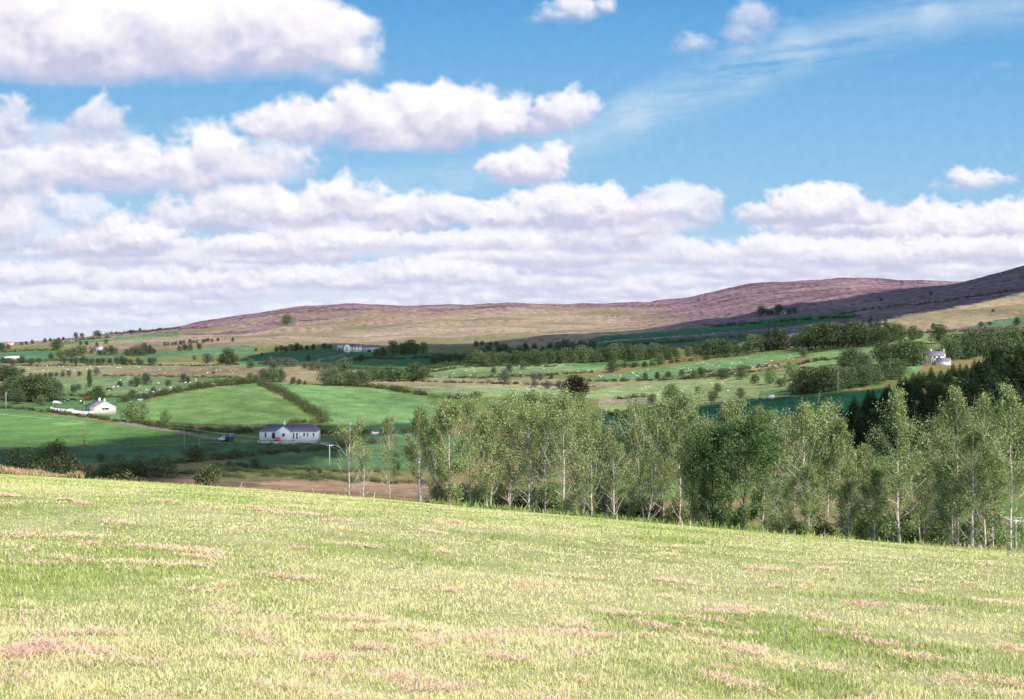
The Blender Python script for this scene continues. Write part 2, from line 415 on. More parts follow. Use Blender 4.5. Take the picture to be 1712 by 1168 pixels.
def at(px, row, ymin=225):
    """the first point of the ground beyond ymin seen in column px at row"""
    x = (px - CX) / F_PX * _YS
    z = H(x, _YS); r = HOR - z / _YS * F_PX
    r = np.minimum.accumulate(np.where(_YS < ymin, 1e9, r))
    k = int(np.argmax(r <= row)) if (r <= row).any() else len(_YS) - 1
    return np.array([x[k], _YS[k], z[k]])
def at_depth(px, Y):
    x = (px - CX) / F_PX * Y
    return np.array([x, Y, float(H(x, Y)[0])])
def in_poly(px, py, poly):
    inside = np.zeros(px.shape, bool); n = len(poly)
    for i in range(n):
        x0, y0 = poly[i]; x1, y1 = poly[(i + 1) % n]
        if y0 == y1: continue
        c = ((y0 > py) != (y1 > py)) & (px < (x1 - x0) * (py - y0) / (y1 - y0) + x0)
        inside ^= c
    return inside

# ================================================================= ground
def alb(c, k=1.0): return lin(c) / LITK * k
FIELDS = [  # (sunlit colour, corner list in photo columns and rows beyond the crest)
 # moor and rough strips first, the later ones lie over the earlier
 ((176, 150, 104), [(-300, 640), (120, 632), (130, 655), (60, 668), (-300, 690)]),
 ((165, 160, 105), [(-300, 607), (250, 604), (430, 608), (420, 626), (200, 629), (-300, 632)]),
 ((185, 158, 118), [(180, 618), (420, 613), (412, 626), (300, 630), (190, 628)]),
 ((128, 162, 92), [(70, 632), (200, 629), (300, 631), (412, 632), (400, 641), (300, 652), (215, 670), (120, 672), (60, 660)]),
 ((104, 156, 78), [(40, 668), (120, 655), (215, 664), (260, 660), (235, 690), (215, 704), (130, 690), (60, 688), (-300, 690), (-300, 680)]),
 ((92, 148, 92), [(-300, 588), (95, 586), (96, 600), (40, 606), (-300, 604)]),
 ((104, 152, 94), [(100, 596), (210, 590), (210, 597), (140, 602)]),
 ((128, 160, 98), [(90, 572), (160, 566), (300, 552), (300, 562), (160, 571), (90, 578)]),
 ((110, 158, 96), [(230, 592), (300, 586), (400, 577), (425, 578), (425, 592), (300, 596), (240, 600)]),
 ((178, 148, 116), [(110, 583), (240, 572), (400, 566), (430, 574), (300, 580), (180, 590), (120, 590)]),
 ((82, 148, 84), [(395, 604), (440, 590), (560, 584), (640, 586), (760, 592), (830, 588), (830, 606), (740, 614), (600, 618), (500, 612), (420, 612)]),
 ((184, 160, 112), [(395, 614), (520, 612), (600, 622), (560, 636), (480, 640), (400, 634)]),
 ((184, 164, 112), [(610, 634), (720, 622), (1000, 636), (1330, 632), (1330, 640), (1000, 648), (860, 647), (700, 646), (620, 642)]),
 ((146, 178, 102), [(690, 622), (760, 612), (900, 606), (1010, 604), (1010, 618), (940, 626), (830, 630), (700, 632)]),
 ((160, 186, 112), [(690, 646), (830, 645), (960, 650), (1060, 660), (1060, 668), (900, 664), (760, 662), (700, 655)]),
 ((122, 172, 88), [(940, 604), (1100, 598), (1110, 606), (1010, 614), (960, 616)]),
 ((126, 178, 94), [(975, 637), (1000, 628), (1150, 607), (1290, 588), (1480, 574), (1480, 586), (1370, 590), (1290, 604), (1180, 628), (1050, 637)]),
 ((164, 186, 104), [(1000, 652), (1050, 642), (1200, 632), (1310, 622), (1420, 598), (1470, 588), (1470, 610), (1330, 650), (1330, 660), (1200, 682), (1005, 690), (1000, 668)]),
 ((184, 166, 118), [(1000, 666), (1090, 662), (1090, 672), (1005, 677)]),
 ((176, 162, 106), [(1150, 622), (1310, 606), (1380, 598), (1380, 604), (1290, 622), (1170, 630)]),
 ((140, 180, 94), [(1340, 606), (1365, 592), (1470, 578), (1480, 592), (1440, 606), (1360, 616)]),
 ((124, 176, 90), [(1400, 622), (1470, 612), (1540, 606), (1540, 622), (1440, 640), (1400, 634)]),
 ((120, 166, 84), [(1270, 655), (1420, 640), (1430, 650), (1260, 672)]),
 ((60, 148, 78), [(960, 712), (1010, 696), (1150, 682), (1260, 670), (1430, 654), (1500, 648), (1490, 690), (1440, 720), (1400, 765), (960, 765)]),
 ((150, 172, 92), [(1480, 560), (1580, 556), (1712, 545), (1900, 540), (1900, 600), (1712, 590), (1560, 580), (1480, 574)]),
 ((196, 170, 120), [(1340, 560), (1460, 540), (1560, 520), (1712, 490), (1950, 440), (1950, 535), (1712, 540), (1560, 552), (1440, 566)]),
 ((100, 150, 96), [(1612, 548), (1660, 536), (1712, 528), (1900, 510), (1900, 530), (1712, 541)]),
 ((86, 140, 90), [(800, 596), (930, 580), (1060, 568), (1200, 560), (1300, 552), (1330, 556), (1220, 575), (1000, 590), (900, 598)]),
 ((74, 140, 84), [(960, 576), (1000, 562), (1200, 545), (1320, 528), (1430, 520), (1430, 532), (1300, 547), (1150, 560), (1030, 568)]),
 ((92, 144, 86), [(1330, 556), (1400, 542), (1500, 538), (1420, 556), (1340, 566)]),
 ((108, 160, 68), [(-300, 690), (0, 686), (100, 694), (200, 708), (300, 722), (372, 735), (330, 739), (200, 744), (100, 748), (-300, 750)]),
 ((92, 140, 80), [(-300, 752), (0, 751), (200, 746), (340, 741), (440, 738), (560, 738), (620, 742), (560, 751), (480, 757), (420, 761), (310, 769), (240, 774), (-300, 778)]),
 ((96, 142, 74), [(380, 764), (480, 759), (560, 753), (640, 740), (700, 724), (760, 722), (800, 760), (700, 790), (560, 784), (440, 784), (380, 778)]),
 ((96, 150, 84), [(600, 728), (700, 718), (745, 712), (745, 735), (690, 745), (610, 748)]),
 ((122, 122, 74), [(215, 704), (330, 708), (470, 706), (540, 706), (540, 722), (430, 722), (350, 724), (250, 714)]),
 ((130, 176, 80), [(222, 690), (250, 672), (290, 660), (340, 650), (400, 643), (432, 640), (450, 652), (490, 675), (522, 702), (470, 707), (380, 709), (300, 706), (225, 702)]),
 ((132, 184, 92), [(436, 637), (500, 641), (560, 645), (640, 650), (700, 661), (748, 672), (752, 695), (735, 716), (640, 719), (560, 716), (543, 702), (500, 672), (455, 648)]),
 ((160, 124, 92), [(230, 788), (330, 789), (430, 800), (520, 802), (600, 806), (740, 812), (740, 880), (300, 850), (180, 830)]),
 ((196, 150, 110), [(440, 806), (560, 804), (700, 810), (760, 815), (760, 880), (400, 830)]),
]
ROADS = [((176, 162, 146), 3.2, [(150, 694), (192, 702), (212, 708), (262, 716), (318, 724), (360, 733), (432, 736), (520, 738), (545, 741)]),
         ((190, 176, 150), 2.6, [(528, 605), (550, 598), (578, 591), (584, 587)]),
         ((120, 112, 98), 2.6, [(-60, 749), (90, 748), (180, 745), (270, 742), (360, 737)])]

def paint_ground(x, y, z):
    Y = np.maximum(y, .01)
    px = CX + F_PX * x / Y; row = HOR - z / Y * F_PX
    r = np.hypot(x, y)
    ev = (y > 10) & (np.abs(x) < y * 3)
    n1 = samp(N1, x * 1.1, y * .7); n2 = samp(N2, x * 3, y * 2); nb = samp(N1, x * .35 + 40, y * .2 + 7)
    j = np.clip(300 / np.maximum(Y, 1), .1, 1.2)
    jx = px + 5 * samp(N1, x * 3, y * 3) * j; jy = row + 1.3 * samp(N1, x * 2.5 + 77, y * 2.5) * j
    C = np.empty((len(x), 3))
    # valley floor: rough pasture, part green, part tan
    t = sstep(-.8, .9, n1 * .7 + .5 * n2)[:, None]
    C[:] = lin((124, 150, 82)) * (1 - t) + lin((172, 154, 104)) * t
    # moor
    hill = sstep(586, 566, jy)
    st = samp(N1, x * .28 + 10, y * .9) * .7 + .5 * samp(N2, x * .5, y * 1.6) + .25 * nb
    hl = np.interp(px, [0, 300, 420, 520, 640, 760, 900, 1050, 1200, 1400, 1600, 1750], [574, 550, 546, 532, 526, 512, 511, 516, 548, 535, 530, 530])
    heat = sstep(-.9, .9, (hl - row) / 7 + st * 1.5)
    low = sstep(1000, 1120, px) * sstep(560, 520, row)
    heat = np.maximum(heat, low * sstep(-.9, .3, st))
    near_slope = sstep(1040, 1240, px) * (y < 2300) * sstep(-3, 3, row - np.interp(px, [900, 1300, 1590, 1712], [556, 512, 474, 440]))
    tan = lin((200, 174, 148))[None] * (1 + .14 * n2[:, None] + .18 * np.clip(st, -1, 1)[:, None])
    grn = lin((140, 146, 98))
    g = sstep(.4, 1.4, samp(N1, x * .5 + 200, y * .8) + .3 * n2)[:, None]
    tan = tan * (1 - .7 * g) + grn * .7 * g
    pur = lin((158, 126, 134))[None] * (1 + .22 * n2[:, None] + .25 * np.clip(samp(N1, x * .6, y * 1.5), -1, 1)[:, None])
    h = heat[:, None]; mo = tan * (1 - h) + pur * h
    ns = near_slope[:, None]
    mo = mo * (1 - ns) + (lin((158, 130, 136)) * (1 + .2 * n2[:, None]) * (1 - .25 * g) + lin((110, 140, 92)) * .25 * g) * ns
    sc = (sstep(1.1, 1.5, samp(N2, x * .35 + 500, y * 1.3) + .3 * nb) * hill * .4)[:, None]
    mo = mo * (1 - sc) + lin((206, 186, 160)) * sc
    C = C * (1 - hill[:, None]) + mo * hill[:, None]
    far = ev & (r > 225)
    for c, P in FIELDS:
        m = in_poly(jx, jy, P) & far
        k = 1 + .09 * n2[m] + .12 * n1[m] + .05 * samp(N1, x[m] * 9 + 300, y[m] * 7)
        g_ = .3 * c[0] + .59 * c[1] + .11 * c[2]
        cc = lin([v * .72 + .28 * g_ + 4 for v in c])[None] * k[:, None]
        yel = np.clip(.25 * samp(N1, x[m] * 5, y[m] * 5) + .12 * samp(N2, x[m] * 12, y[m] * 12), -.25, .6)[:, None]
        C[m] = cc * (1 - yel * .5) + cc * np.array([1.5, 1.22, 1.05]) * yel * .5
    mm = far & in_poly(jx, jy, [(150, 783), (480, 783), (780, 800), (780, 890), (150, 870)])
    k = (sstep(.0, 1.1, samp(N1, x[mm] * 2.2, y[mm] * 3) + .5 * samp(N2, x[mm] * 5, y[mm] * 7)) * .75)[:, None]
    C[mm] = C[mm] * (1 - k) + lin((122, 132, 78)) * k
    for c, wd, P in ROADS:
        W = np.array([at(a, b) for a, b in P])
        bb = far & (x > W[:, 0].min() - 5) & (x < W[:, 0].max() + 5) & (y > W[:, 1].min() - 5) & (y < W[:, 1].max() + 5)
        xx, yy = x[bb], y[bb]; d = np.full(xx.shape, 1e9)
        for (a, b, _), (e, f, _) in zip(W[:-1], W[1:]):
            L = (e - a) ** 2 + (f - b) ** 2
            t = np.clip(((xx - a) * (e - a) + (yy - b) * (f - b)) / L, 0, 1)
            d = np.minimum(d, np.hypot(xx - a - t * (e - a), yy - b - t * (f - b)))
        k = sstep(wd * .8, wd * .45, d)[:, None]
        C[bb] = C[bb] * (1 - k) + lin(c) * k
    # rough bank beyond the crest, then the hayfield this side of it
    cy = np.interp(np.clip(px, -600, 2300), PXG, CYD)
    nearm = (~far)
    t = sstep(-.6, 1, n1 + .4 * n2)[:, None]
    bank = lin((106, 152, 76)) * (1 - t) + lin((150, 150, 92)) * t
    brn = sstep(820, 640, px)[:, None]
    brn = brn * (1 - .7 * sstep(.2, 1.2, n1 + .6 * n2)[:, None])
    bank = bank * (1 - brn) + (lin((176, 134, 98)) * (1 + .15 * n2[:, None])) * brn
    C = np.where(nearm[:, None], bank, C)
    hay = sstep(9, 5, y - cy + 1.5 * n2) * (r < 225)
    hay = np.where(y <= 5, 1.0, hay)[:, None]
    t = np.clip(.5 + .35 * samp(N1, x * 14, y * 9) + .3 * samp(N2, x * 40, y * 30), 0, 1)[:, None]
    hc = lin((190, 198, 118)) * (1 - t) + lin((226, 220, 162)) * t
    C = C * (1 - hay) + hc * hay
    return C / LITK

def build_ground():
    pxs = np.concatenate([np.linspace(-150, 1862, 1062)])
    az_in = np.arctan((pxs - CX) / F_PX)
    azl = -np.concatenate([np.linspace(math.pi, 1.0, 40), np.linspace(.98, -az_in[0] + .004, 70)])
    az = np.concatenate([azl, az_in, -azl[::-1][:-1] + 0])
    az = np.unique(np.round(az, 7)); az = az[az < math.pi - 1e-4]
    R_ = np.concatenate([[.05], np.geomspace(.5, 55, 80), np.geomspace(56, 110, 60), np.geomspace(112, 235, 50), np.geomspace(237, 3500, 470), np.geomspace(3550, 32000, 36)])
    A, RR = np.meshgrid(az, R_)
    x = (RR * np.sin(A)).ravel(); y = (RR * np.cos(A)).ravel()
    z = H(x, y)
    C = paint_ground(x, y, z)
    na, nr = len(az), len(R_)
    i = np.arange(na); jn = np.arange(nr - 1)
    I, J = np.meshgrid(i, jn); I2 = (I + 1) % na
    Q = np.stack([J * na + I, J * na + I2, (J + 1) * na + I2, (J + 1) * na + I], -1).reshape(-1, 4)
    m, t, b = nodes('ground')
    a = t.nodes.new('ShaderNodeAttribute'); a.attribute_name = 'col'
    tc = t.nodes.new('ShaderNodeTexCoord')
    prev = a.outputs['Color']
    cm = t.nodes.new('ShaderNodeCameraData')
    for scl, am, det in ((9.0, .22, 4), (1.1, .16, 5), (.22, .12, 6)):
        n = t.nodes.new('ShaderNodeTexNoise'); n.inputs['Scale'].default_value = scl; n.inputs['Detail'].default_value = det; n.inputs['Roughness'].default_value = .62
        t.links.new(tc.outputs['Object'], n.inputs['Vector'])
        mr = t.nodes.new('ShaderNodeMapRange'); mr.inputs[1].default_value = .3; mr.inputs[2].default_value = .7; mr.inputs[3].default_value = 1 - am; mr.inputs[4].default_value = 1 + am
        t.links.new(n.outputs[0], mr.inputs[0])
        mx = t.nodes.new('ShaderNodeMix'); mx.data_type = 'RGBA'; mx.blend_type = 'MULTIPLY'; mx.inputs[0].default_value = 1
        t.links.new(prev, mx.inputs[6]); t.links.new(mr.outputs[0], mx.inputs[7]); prev = mx.outputs[2]
        last = n
    t.links.new(prev, b.inputs['Base Color']); b.inputs['Roughness'].default_value = 1; b.inputs['Specular IOR Level'].default_value = .05
    bp = t.nodes.new('ShaderNodeBump'); bp.inputs['Strength'].default_value = .35; bp.inputs['Distance'].default_value = .6
    n = t.nodes.new('ShaderNodeTexNoise'); n.inputs['Scale'].default_value = .5; n.inputs['Detail'].default_value = 6; n.inputs['Roughness'].default_value = .7
    t.links.new(tc.outputs['Object'], n.inputs['Vector']); t.links.new(n.outputs[0], bp.inputs['Height']); t.links.new(bp.outputs[0], b.inputs['Normal'])
    o = add('ground', mesh_of('ground', np.stack([x, y, z], 1), [Q[:, ::-1]], m, C, smooth=True))
    tag(o, 'rolling green valley floor and heather moorland hills under the whole scene', 'ground', kind='structure')
    return o
build_ground()

# ================================================================= sky backdrop and the unseen clouds added to shade the valley
def build_sky():
    def axis(a, b, s, out, k):
        mid = np.arange(a, b, s); lo = [a]; hi = [mid[-1]]; st = s
        while lo[-1] > out[0]: st *= k; lo.append(lo[-1] - st)
        st = s
        while hi[-1] < out[1]: st *= k; hi.append(hi[-1] + st)
        return np.array(lo[1:][::-1] + list(mid) + hi[1:])
    xs = axis(-60, 1775, 1.75, (-3600, 5300), 1.06); ys = axis(-45, 602, 1.75, (-3200, 760), 1.06)
    img = paint_sky(xs, ys)
    X, Y = np.meshgrid(xs, ys)
    d = np.stack([(X - CX) / F_PX, np.ones_like(X), (HOR - Y) / F_PX], -1).reshape(-1, 3)
    d /= np.linalg.norm(d, axis=1)[:, None]
    nx, ny = len(xs), len(ys)
    I, J = np.meshgrid(np.arange(nx - 1), np.arange(ny - 1))
    Q = np.stack([J * nx + I, J * nx + I + 1, (J + 1) * nx + I + 1, (J + 1) * nx + I], -1).reshape(-1, 4)
    m = bpy.data.materials.new('sky'); m.use_nodes = True; t = m.node_tree; t.nodes.clear()
    a = t.nodes.new('ShaderNodeAttribute'); a.attribute_name = 'col'
    e = t.nodes.new('ShaderNodeEmission'); o = t.nodes.new('ShaderNodeOutputMaterial')
    e.inputs[1].default_value = 2 ** -EXPOSURE
    t.links.new(a.outputs['Color'], e.inputs[0]); t.links.new(e.outputs[0], o.inputs[0])
    m.cycles.emission_sampling = 'NONE'
    ob = add('sky', mesh_of('sky', d * 40000, [Q], m, img.reshape(-1, 3)))
    tag(ob, 'blue sky with white cumulus and grey banks of cloud down to the hills', 'sky', kind='structure')
build_sky()
def build_water():
    P = [at(a, b) for a, b in [(246, 777), (262, 774), (280, 771.5), (300, 770), (318, 768)]]
    m, t, b = nodes('stream water'); b.inputs['Base Color'].default_value = (.05, .06, .07, 1); b.inputs['Roughness'].default_value = .12; b.inputs['Specular IOR Level'].default_value = .5
    V = []; F = []
    for i, p in enumerate(P):
        w = (2.2, 3.4, 2.4, 3.0, 1.2)[i]
        for s in (-1, 1): V.append((p[0] - .2 * s, p[1] + s * w, max(float(H(p[0], p[1] + w)[0]), float(H(p[0], p[1] - w)[0]), p[2]) + .12))
    tag(add('stream', mesh_of('stream', V, [np.array([(2 * i, 2 * i + 2, 2 * i + 3, 2 * i + 1) for i in range(len(P) - 1)])], m)), 'short open stretch of a stream reflecting the sky', 'stream', kind='structure')
build_water()

M_CLOUD = simple('cloud', (.86, .86, .88), 1, 0, .03, .01)
def shade_cloud(poly, alt, step, seed, cut=.45):
    """an unseen cloud added overhead or behind the camera, shaped so its shadow falls on the ground outline poly [(px, row) or (px, -depth)]"""
    P = np.array([at(a, b) if b > 0 else at_depth(a, -b) for a, b in poly])
    k = (alt - P[:, 2]) / SUN_DIR.z
    Cx = P[:, 0] + SUN_DIR.x * k; Cy = P[:, 1] + SUN_DIR.y * k
    xs = np.arange(Cx.min() - 4 * step, Cx.max() + 4 * step, step); ys = np.arange(Cy.min() - 4 * step, Cy.max() + 4 * step, step)
    X, Y = np.meshgrid(xs, ys)
    M = in_poly(X, Y, list(zip(Cx, Cy))).astype(float)
    F = M.copy()
    for _ in range(3):
        F = (F + np.roll(F, 1, 0) + np.roll(F, -1, 0) + np.roll(F, 1, 1) + np.roll(F, -1, 1)) / 5
    F2 = M.copy()
    for _ in range(40): F2 = (F2 + np.roll(F2, 1, 0) + np.roll(F2, -1, 0) + np.roll(F2, 1, 1) + np.roll(F2, -1, 1)) / 5
    Fn = F + .10 * samp(N1, X / step * 9 + seed * 50, Y / step * 9)
    ok = Fn > cut
    th = np.clip(Fn - cut, 0, None) * step * 1.2 + np.clip(F2 - .4, 0, 1) * step * 9 * ok * (1 + .2 * samp(BIL, X / step * 7, Y / step * 7))
    ny, nx = X.shape
    top = np.stack([X, Y, alt + th], -1).reshape(-1, 3); bot = np.stack([X, Y, alt - .12 * th - .2], -1).reshape(-1, 3)
    g = ok[:-1, :-1] & ok[1:, :-1] & ok[:-1, 1:] & ok[1:, 1:]
    J, I = np.nonzero(g)
    Q = np.stack([J * nx + I, J * nx + I + 1, (J + 1) * nx + I + 1, (J + 1) * nx + I], -1)
    n = nx * ny
    V = np.concatenate([top, bot]); Fq = np.concatenate([Q, Q[:, ::-1] + n])
    # sides
    ed = {}
    for q in Q:
        for a, b in ((q[0], q[1]), (q[1], q[2]), (q[2], q[3]), (q[3], q[0])): ed[(a, b)] = 1
    side = [(b, a, a + n, b + n) for (a, b) in ed if (b, a) not in ed]
    Fq = np.concatenate([Fq, np.array(side)])
    used = np.unique(Fq); mp = np.zeros(len(V), int); mp[used] = np.arange(len(used))
    o = add('cloud', mesh_of('cloud', V[used], [mp[Fq]], M_CLOUD, smooth=True))
    tag(o, None, None, kind='structure')
    return o
shade_cloud([(-420, -175), (-420, 757), (0, 757), (110, 753), (190, 739), (290, 726), (420, 716), (560, 712), (680, 704), (760, 706), (740, 722), (640, 728), (600, 745), (590, 762), (500, 776), (420, 792), (300, 800), (240, -215), (0, -160)], 620, 7, 1)
shade_cloud([(380, 604), (450, 588), (590, 574), (700, 579), (800, 574), (900, 566), (1000, 556), (1150, 538), (1290, 518), (1430, 496), (1540, -2000), (1600, -2050), (1712, -2300), (2000, -2300), (2000, 430), (1712, 491), (1600, 514), (1500, 532), (1400, 548), (1330, 557), (1230, 577), (1100, 583), (960, 588), (850, 598), (800, 603), (740, 610), (600, 614), (500, 609)], 700, 14, 2)
shade_cloud([(940, 706), (1010, 694), (1150, 680), (1260, 668), (1420, 653), (1500, 645), (1560, 660), (1600, 700), (1590, 735), (1500, 752), (1400, 768), (1250, 772), (1100, 762), (940, 745)], 560, 6, 3)

# ================================================================= plants
M_BARK = simple('pale bark', (.52, .45, .39), .9, .1, .35, 2.5, bump=.5)
M_BARKD = simple('dark bark', (.10, .075, .055), .95, .1, .3, 3, bump=.5)
G_ALDER = leafmat('poplar leaves', (.07, .11, .033), (.23, .285, .105), (.46, .49, .25), .3, .14)
G_DARK = leafmat('dark leaves', (.018, .045, .014), (.06, .115, .038), (.2, .27, .11), .25, .15)
G_BROAD = leafmat('field tree leaves', (.045, .07, .035), (.09, .125, .058), (.17, .205, .10), .25, .3)
G_FAR = leafmat('far tree leaves', (.045, .065, .042), (.078, .10, .062), (.13, .155, .09), .2, .25)
G_LIGHT = leafmat('light leaves', (.10, .15, .055), (.19, .26, .10), (.31, .38, .17), .3, .2)
G_CON = leafmat('spruce needles', (.018, .034, .018), (.034, .056, .026), (.075, .095, .04), .1, .4)
G_COPPER = leafmat('copper leaves', (.018, .014, .012), (.028, .021, .018), (.05, .04, .03), .1, .1)
G_HEDGE = leafmat('hedge leaves', (.035, .05, .024), (.08, .095, .043), (.16, .165, .078), .2, .2)
G_GREY = leafmat('willow leaves', (.07, .08, .06), (.12, .13, .09), (.19, .20, .14), .25, .15)

def leaf_mesh(name, C, size, rng, mat, up=.35, out=None, asp=.6):
    """diamond leaves at the points C; size scalar or per leaf"""
    n = len(C)
    nrm = rng.normal(size=(n, 3)); nrm /= np.linalg.norm(nrm, axis=1)[:, None]
    if out is not None: nrm += out
    nrm[:, 2] += up
    nrm /= np.linalg.norm(nrm, axis=1)[:, None]
    a = np.cross(nrm, rng.normal(size=(n, 3))); a /= np.linalg.norm(a, axis=1)[:, None] + 1e-9
    b = np.cross(nrm, a)
    s = (np.broadcast_to(size, (n,)) * rng.uniform(.6, 1.35, n))[:, None] * .5
    V = np.stack([C + a * s, C + b * s * asp, C - a * s, C - b * s * asp], 1).reshape(-1, 3)
    return mesh_of(name, V, [np.arange(n * 4).reshape(n, 4)], mat)

def crown_points(lobes, n, rng, inner=.45):
    """points in the outer part of ellipsoid lobes (x, y, z, rx, ry, rz); and the outward direction"""
    L = np.array(lobes); vol = L[:, 3] * L[:, 4] * L[:, 5]; p = vol ** .75; p /= p.sum()
    k = rng.choice(len(L), n, p=p)
    d = rng.normal(size=(n, 3)); d /= np.linalg.norm(d, axis=1)[:, None]
    r = rng.uniform(inner, 1.0, n) ** .6 * (1 + .12 * rng.normal(size=n))
    P = L[k, :3] + d * r[:, None] * L[k, 3:]
    return P, d

def make_broad(name, seed, h, w, n, leaf, mat, bark=M_BARKD, squat=.16, nl=13, shape=0):
    rng = np.random.default_rng(seed)
    lobes = []
    for i in range(nl):
        t = (i + .5) / nl
        z = h * (squat + (1 - squat) * (.12 + .8 * t))
        prof = math.sin(math.pi * min(1, .16 + .84 * t ** (1.0 if shape == 0 else .7))) if shape != 2 else 1.05 - .85 * t
        R = w * .5 * max(.2, prof)
        a = i * 2.4 + rng.uniform(-.5, .5); rr = R * rng.uniform(.35, .62)
        s = w * rng.uniform(.17, .27)
        lobes.append((math.cos(a) * rr, math.sin(a) * rr, z, s, s, s * rng.uniform(.7, 1.0) * min(1.3, h / w)))
    lobes.append((0, 0, h * .55, w * .27, w * .27, h * .27))
    P, d = crown_points(lobes, n, rng)
    P[:, 2] = np.clip(P[:, 2], h * squat * .35, h * 1.02)
    tb = MB(); r0 = h * .028
    tb.tube([(0, 0, -.6), (.02 * h, 0, h * .2), (0, .02 * h, h * .5), (0, 0, h * .8)], [r0, r0 * .85, r0 * .55, r0 * .15], 6)
    for l in lobes[:8]:
        z0 = max(h * squat, l[2] * .55)
        tb.tube([(0, 0, z0), (l[0] * .5, l[1] * .5, (z0 + l[2]) * .52), (l[0] * .95, l[1] * .95, l[2])], [r0 * .5, r0 * .33, r0 * .1], 4)
    return dict(h=h, parts=[('trunk', tb.me('trunk', bark)), ('crown', leaf_mesh('crown', P, leaf, rng, mat, out=d * .55))], name=name)

def make_conifer(name, seed, h, w, n, leaf, mat):
    rng = np.random.default_rng(seed)
    tb = MB(); tb.tube([(0, 0, -.6), (0, 0, h * .5), (0, 0, h * .98)], [h * .018, h * .011, h * .002], 6)
    P = []; D = []
    lev = 19
    for i in range(lev):
        t = (i + .3) / lev
        z = h * (.06 + .94 * t); R = w * .5 * (1 - t) ** .8 * rng.uniform(.82, 1.12) + .05 * w * (1 - t)
        nb = 9
        for k in range(nb):
            a = k * 2 * math.pi / nb + i * 1.1 + rng.uniform(-.2, .2); L = R * rng.uniform(.8, 1.15)
            m = max(4, int(n / lev / nb * (1.9 * (1 - t) + .25)))
            s = rng.uniform(.15, 1.0, m) ** .7
            dx = np.stack([np.cos(a) * L * s, np.sin(a) * L * s, -.22 * L * s ** 1.3 + .1 * L * s], 1)
            dx += rng.normal(size=(m, 3)) * np.array([1, 1, .45]) * L * .11
            dx[:, 2] += z; P.append(dx); D.append(np.tile([math.cos(a) * .5, math.sin(a) * .5, .2], (m, 1)))
            if i % 2 == 0 and k % 2 == 0: tb.tube([(0, 0, z), (math.cos(a) * L * .9, math.sin(a) * L * .9, z - .1 * L)], [h * .004, h * .001], 3)
    P = np.concatenate(P); D = np.concatenate(D)
    return dict(h=h, parts=[('trunk', tb.me('trunk', M_BARKD)), ('crown', leaf_mesh('crown', P, leaf, rng, mat, out=D))], name=name)

def make_poplar(name, seed, h, w, nleaf, leaf, mat, bark=M_BARK, bare=.25, low=.1, twin=False, top_bare=False, up=.9):
    """tall thin tree: a pale stem, rising limbs, twigs, leaves at the twigs; bare = share of limbs without leaves"""
    rng = np.random.default_rng(seed)
    tb = MB(); LP = []
    stems = [(0, 0, 1.0, 0)] if not twin else [(-.03 * h, 0, 1.0, -.05), (.035 * h, .01 * h, .86, .09)]
    for sx, sy, sh, lean in stems:
        zs = np.linspace(0, h * sh, 9); wob = np.cumsum(rng.normal(size=(9, 2)) * h * .006, axis=0)
        S = np.stack([sx * np.clip(zs / (h * .3), 0, 1) + lean * zs + wob[:, 0], sy + wob[:, 1], zs], 1); S[0, 2] = -.8
        rad = h * .0098 * (1 - .93 * (zs / (h * sh))) + .012
        tb.tube(S, rad, 6)
        nb = int(34 * sh)
        for i in range(nb):
            t = low + (1 - low) * (i + rng.uniform(0, 1)) / nb * .97
            z = t * h * sh
            p0 = np.array([np.interp(z, zs, S[:, k]) for k in range(3)]); p0[2] = z
            prof = (math.sin(math.pi * min(1, (t + .12))) ** .7 * .8 + .2) * (1.0 if t > .25 else .75)
            L = w * .5 * prof * rng.uniform(.65, 1.15)
            a = i * 2.4 + rng.uniform(-.6, .6); el = up * rng.uniform(.55, 1.1) + .2 * t
            dv = np.array([math.cos(a) * math.cos(el), math.sin(a) * math.cos(el), math.sin(el)])
            L = L / max(.35, math.cos(el))
            p1 = p0 + dv * L * .55 + np.array([0, 0, -.03 * L]); p2 = p0 + dv * L + np.array([0, 0, .10 * L])
            if p2[2] > h * 1.01: p2[2] = h * 1.01
            rb = max(.024, rad[0] * .42 * (1 - .7 * t))
            tb.tube([p0, p1, p2], [rb, rb * .6, rb * .2], 4)
            leafless = rng.random() < (bare if t > .3 else min(1, bare + .3)) or (top_bare and t > .82)
            for j in range(6):
                s = rng.uniform(.3, 1.0)
                q0 = (p0 * (1 - s / .55) + p1 * (s / .55)) if s < .55 else (p1 * (1 - (s - .55) / .45) + p2 * ((s - .55) / .45))
                dd = dv + rng.normal(size=3) * .65; dd[2] += .25; dd /= np.linalg.norm(dd)
                q1 = q0 + dd * L * rng.uniform(.22, .42)
                if j < 4: tb.tube([q0, q1], [rb * .32, rb * .1], 3)
                if not leafless: LP.append((q0, q1))
            if not leafless: LP.append((p1, p2))
    m = max(4, nleaf // max(1, len(LP))); P = []
    for q0, q1 in LP:
        s = rng.uniform(.1, 1.15, (m, 1)); P.append(q0 + (q1 - q0) * s + rng.normal(size=(m, 3)) * h * .024)
    P = np.concatenate(P)
    o = P - np.array([0, 0, h * .4]); o /= np.linalg.norm(o, axis=1)[:, None]
    return dict(h=h, parts=[('trunk', tb.me('trunk', bark)), ('crown', leaf_mesh('crown', P, leaf, rng, mat, up=.2, out=o * .3))], name=name)

def place(proto, x, y, z, h, ws=1.0, rz=0, label=None, cat='tree', group=None, noparts=False):
    """a copy of a plant: its own top-level object with its own trunk and crown"""
    s = h / proto['h']
    o = empty(proto['name'], (x, y, z), rz); o.scale = (s * ws, s * ws, s)
    for nm, me in proto['parts']: add(nm, me, o)
    tag(o, label, cat, group)
    return o

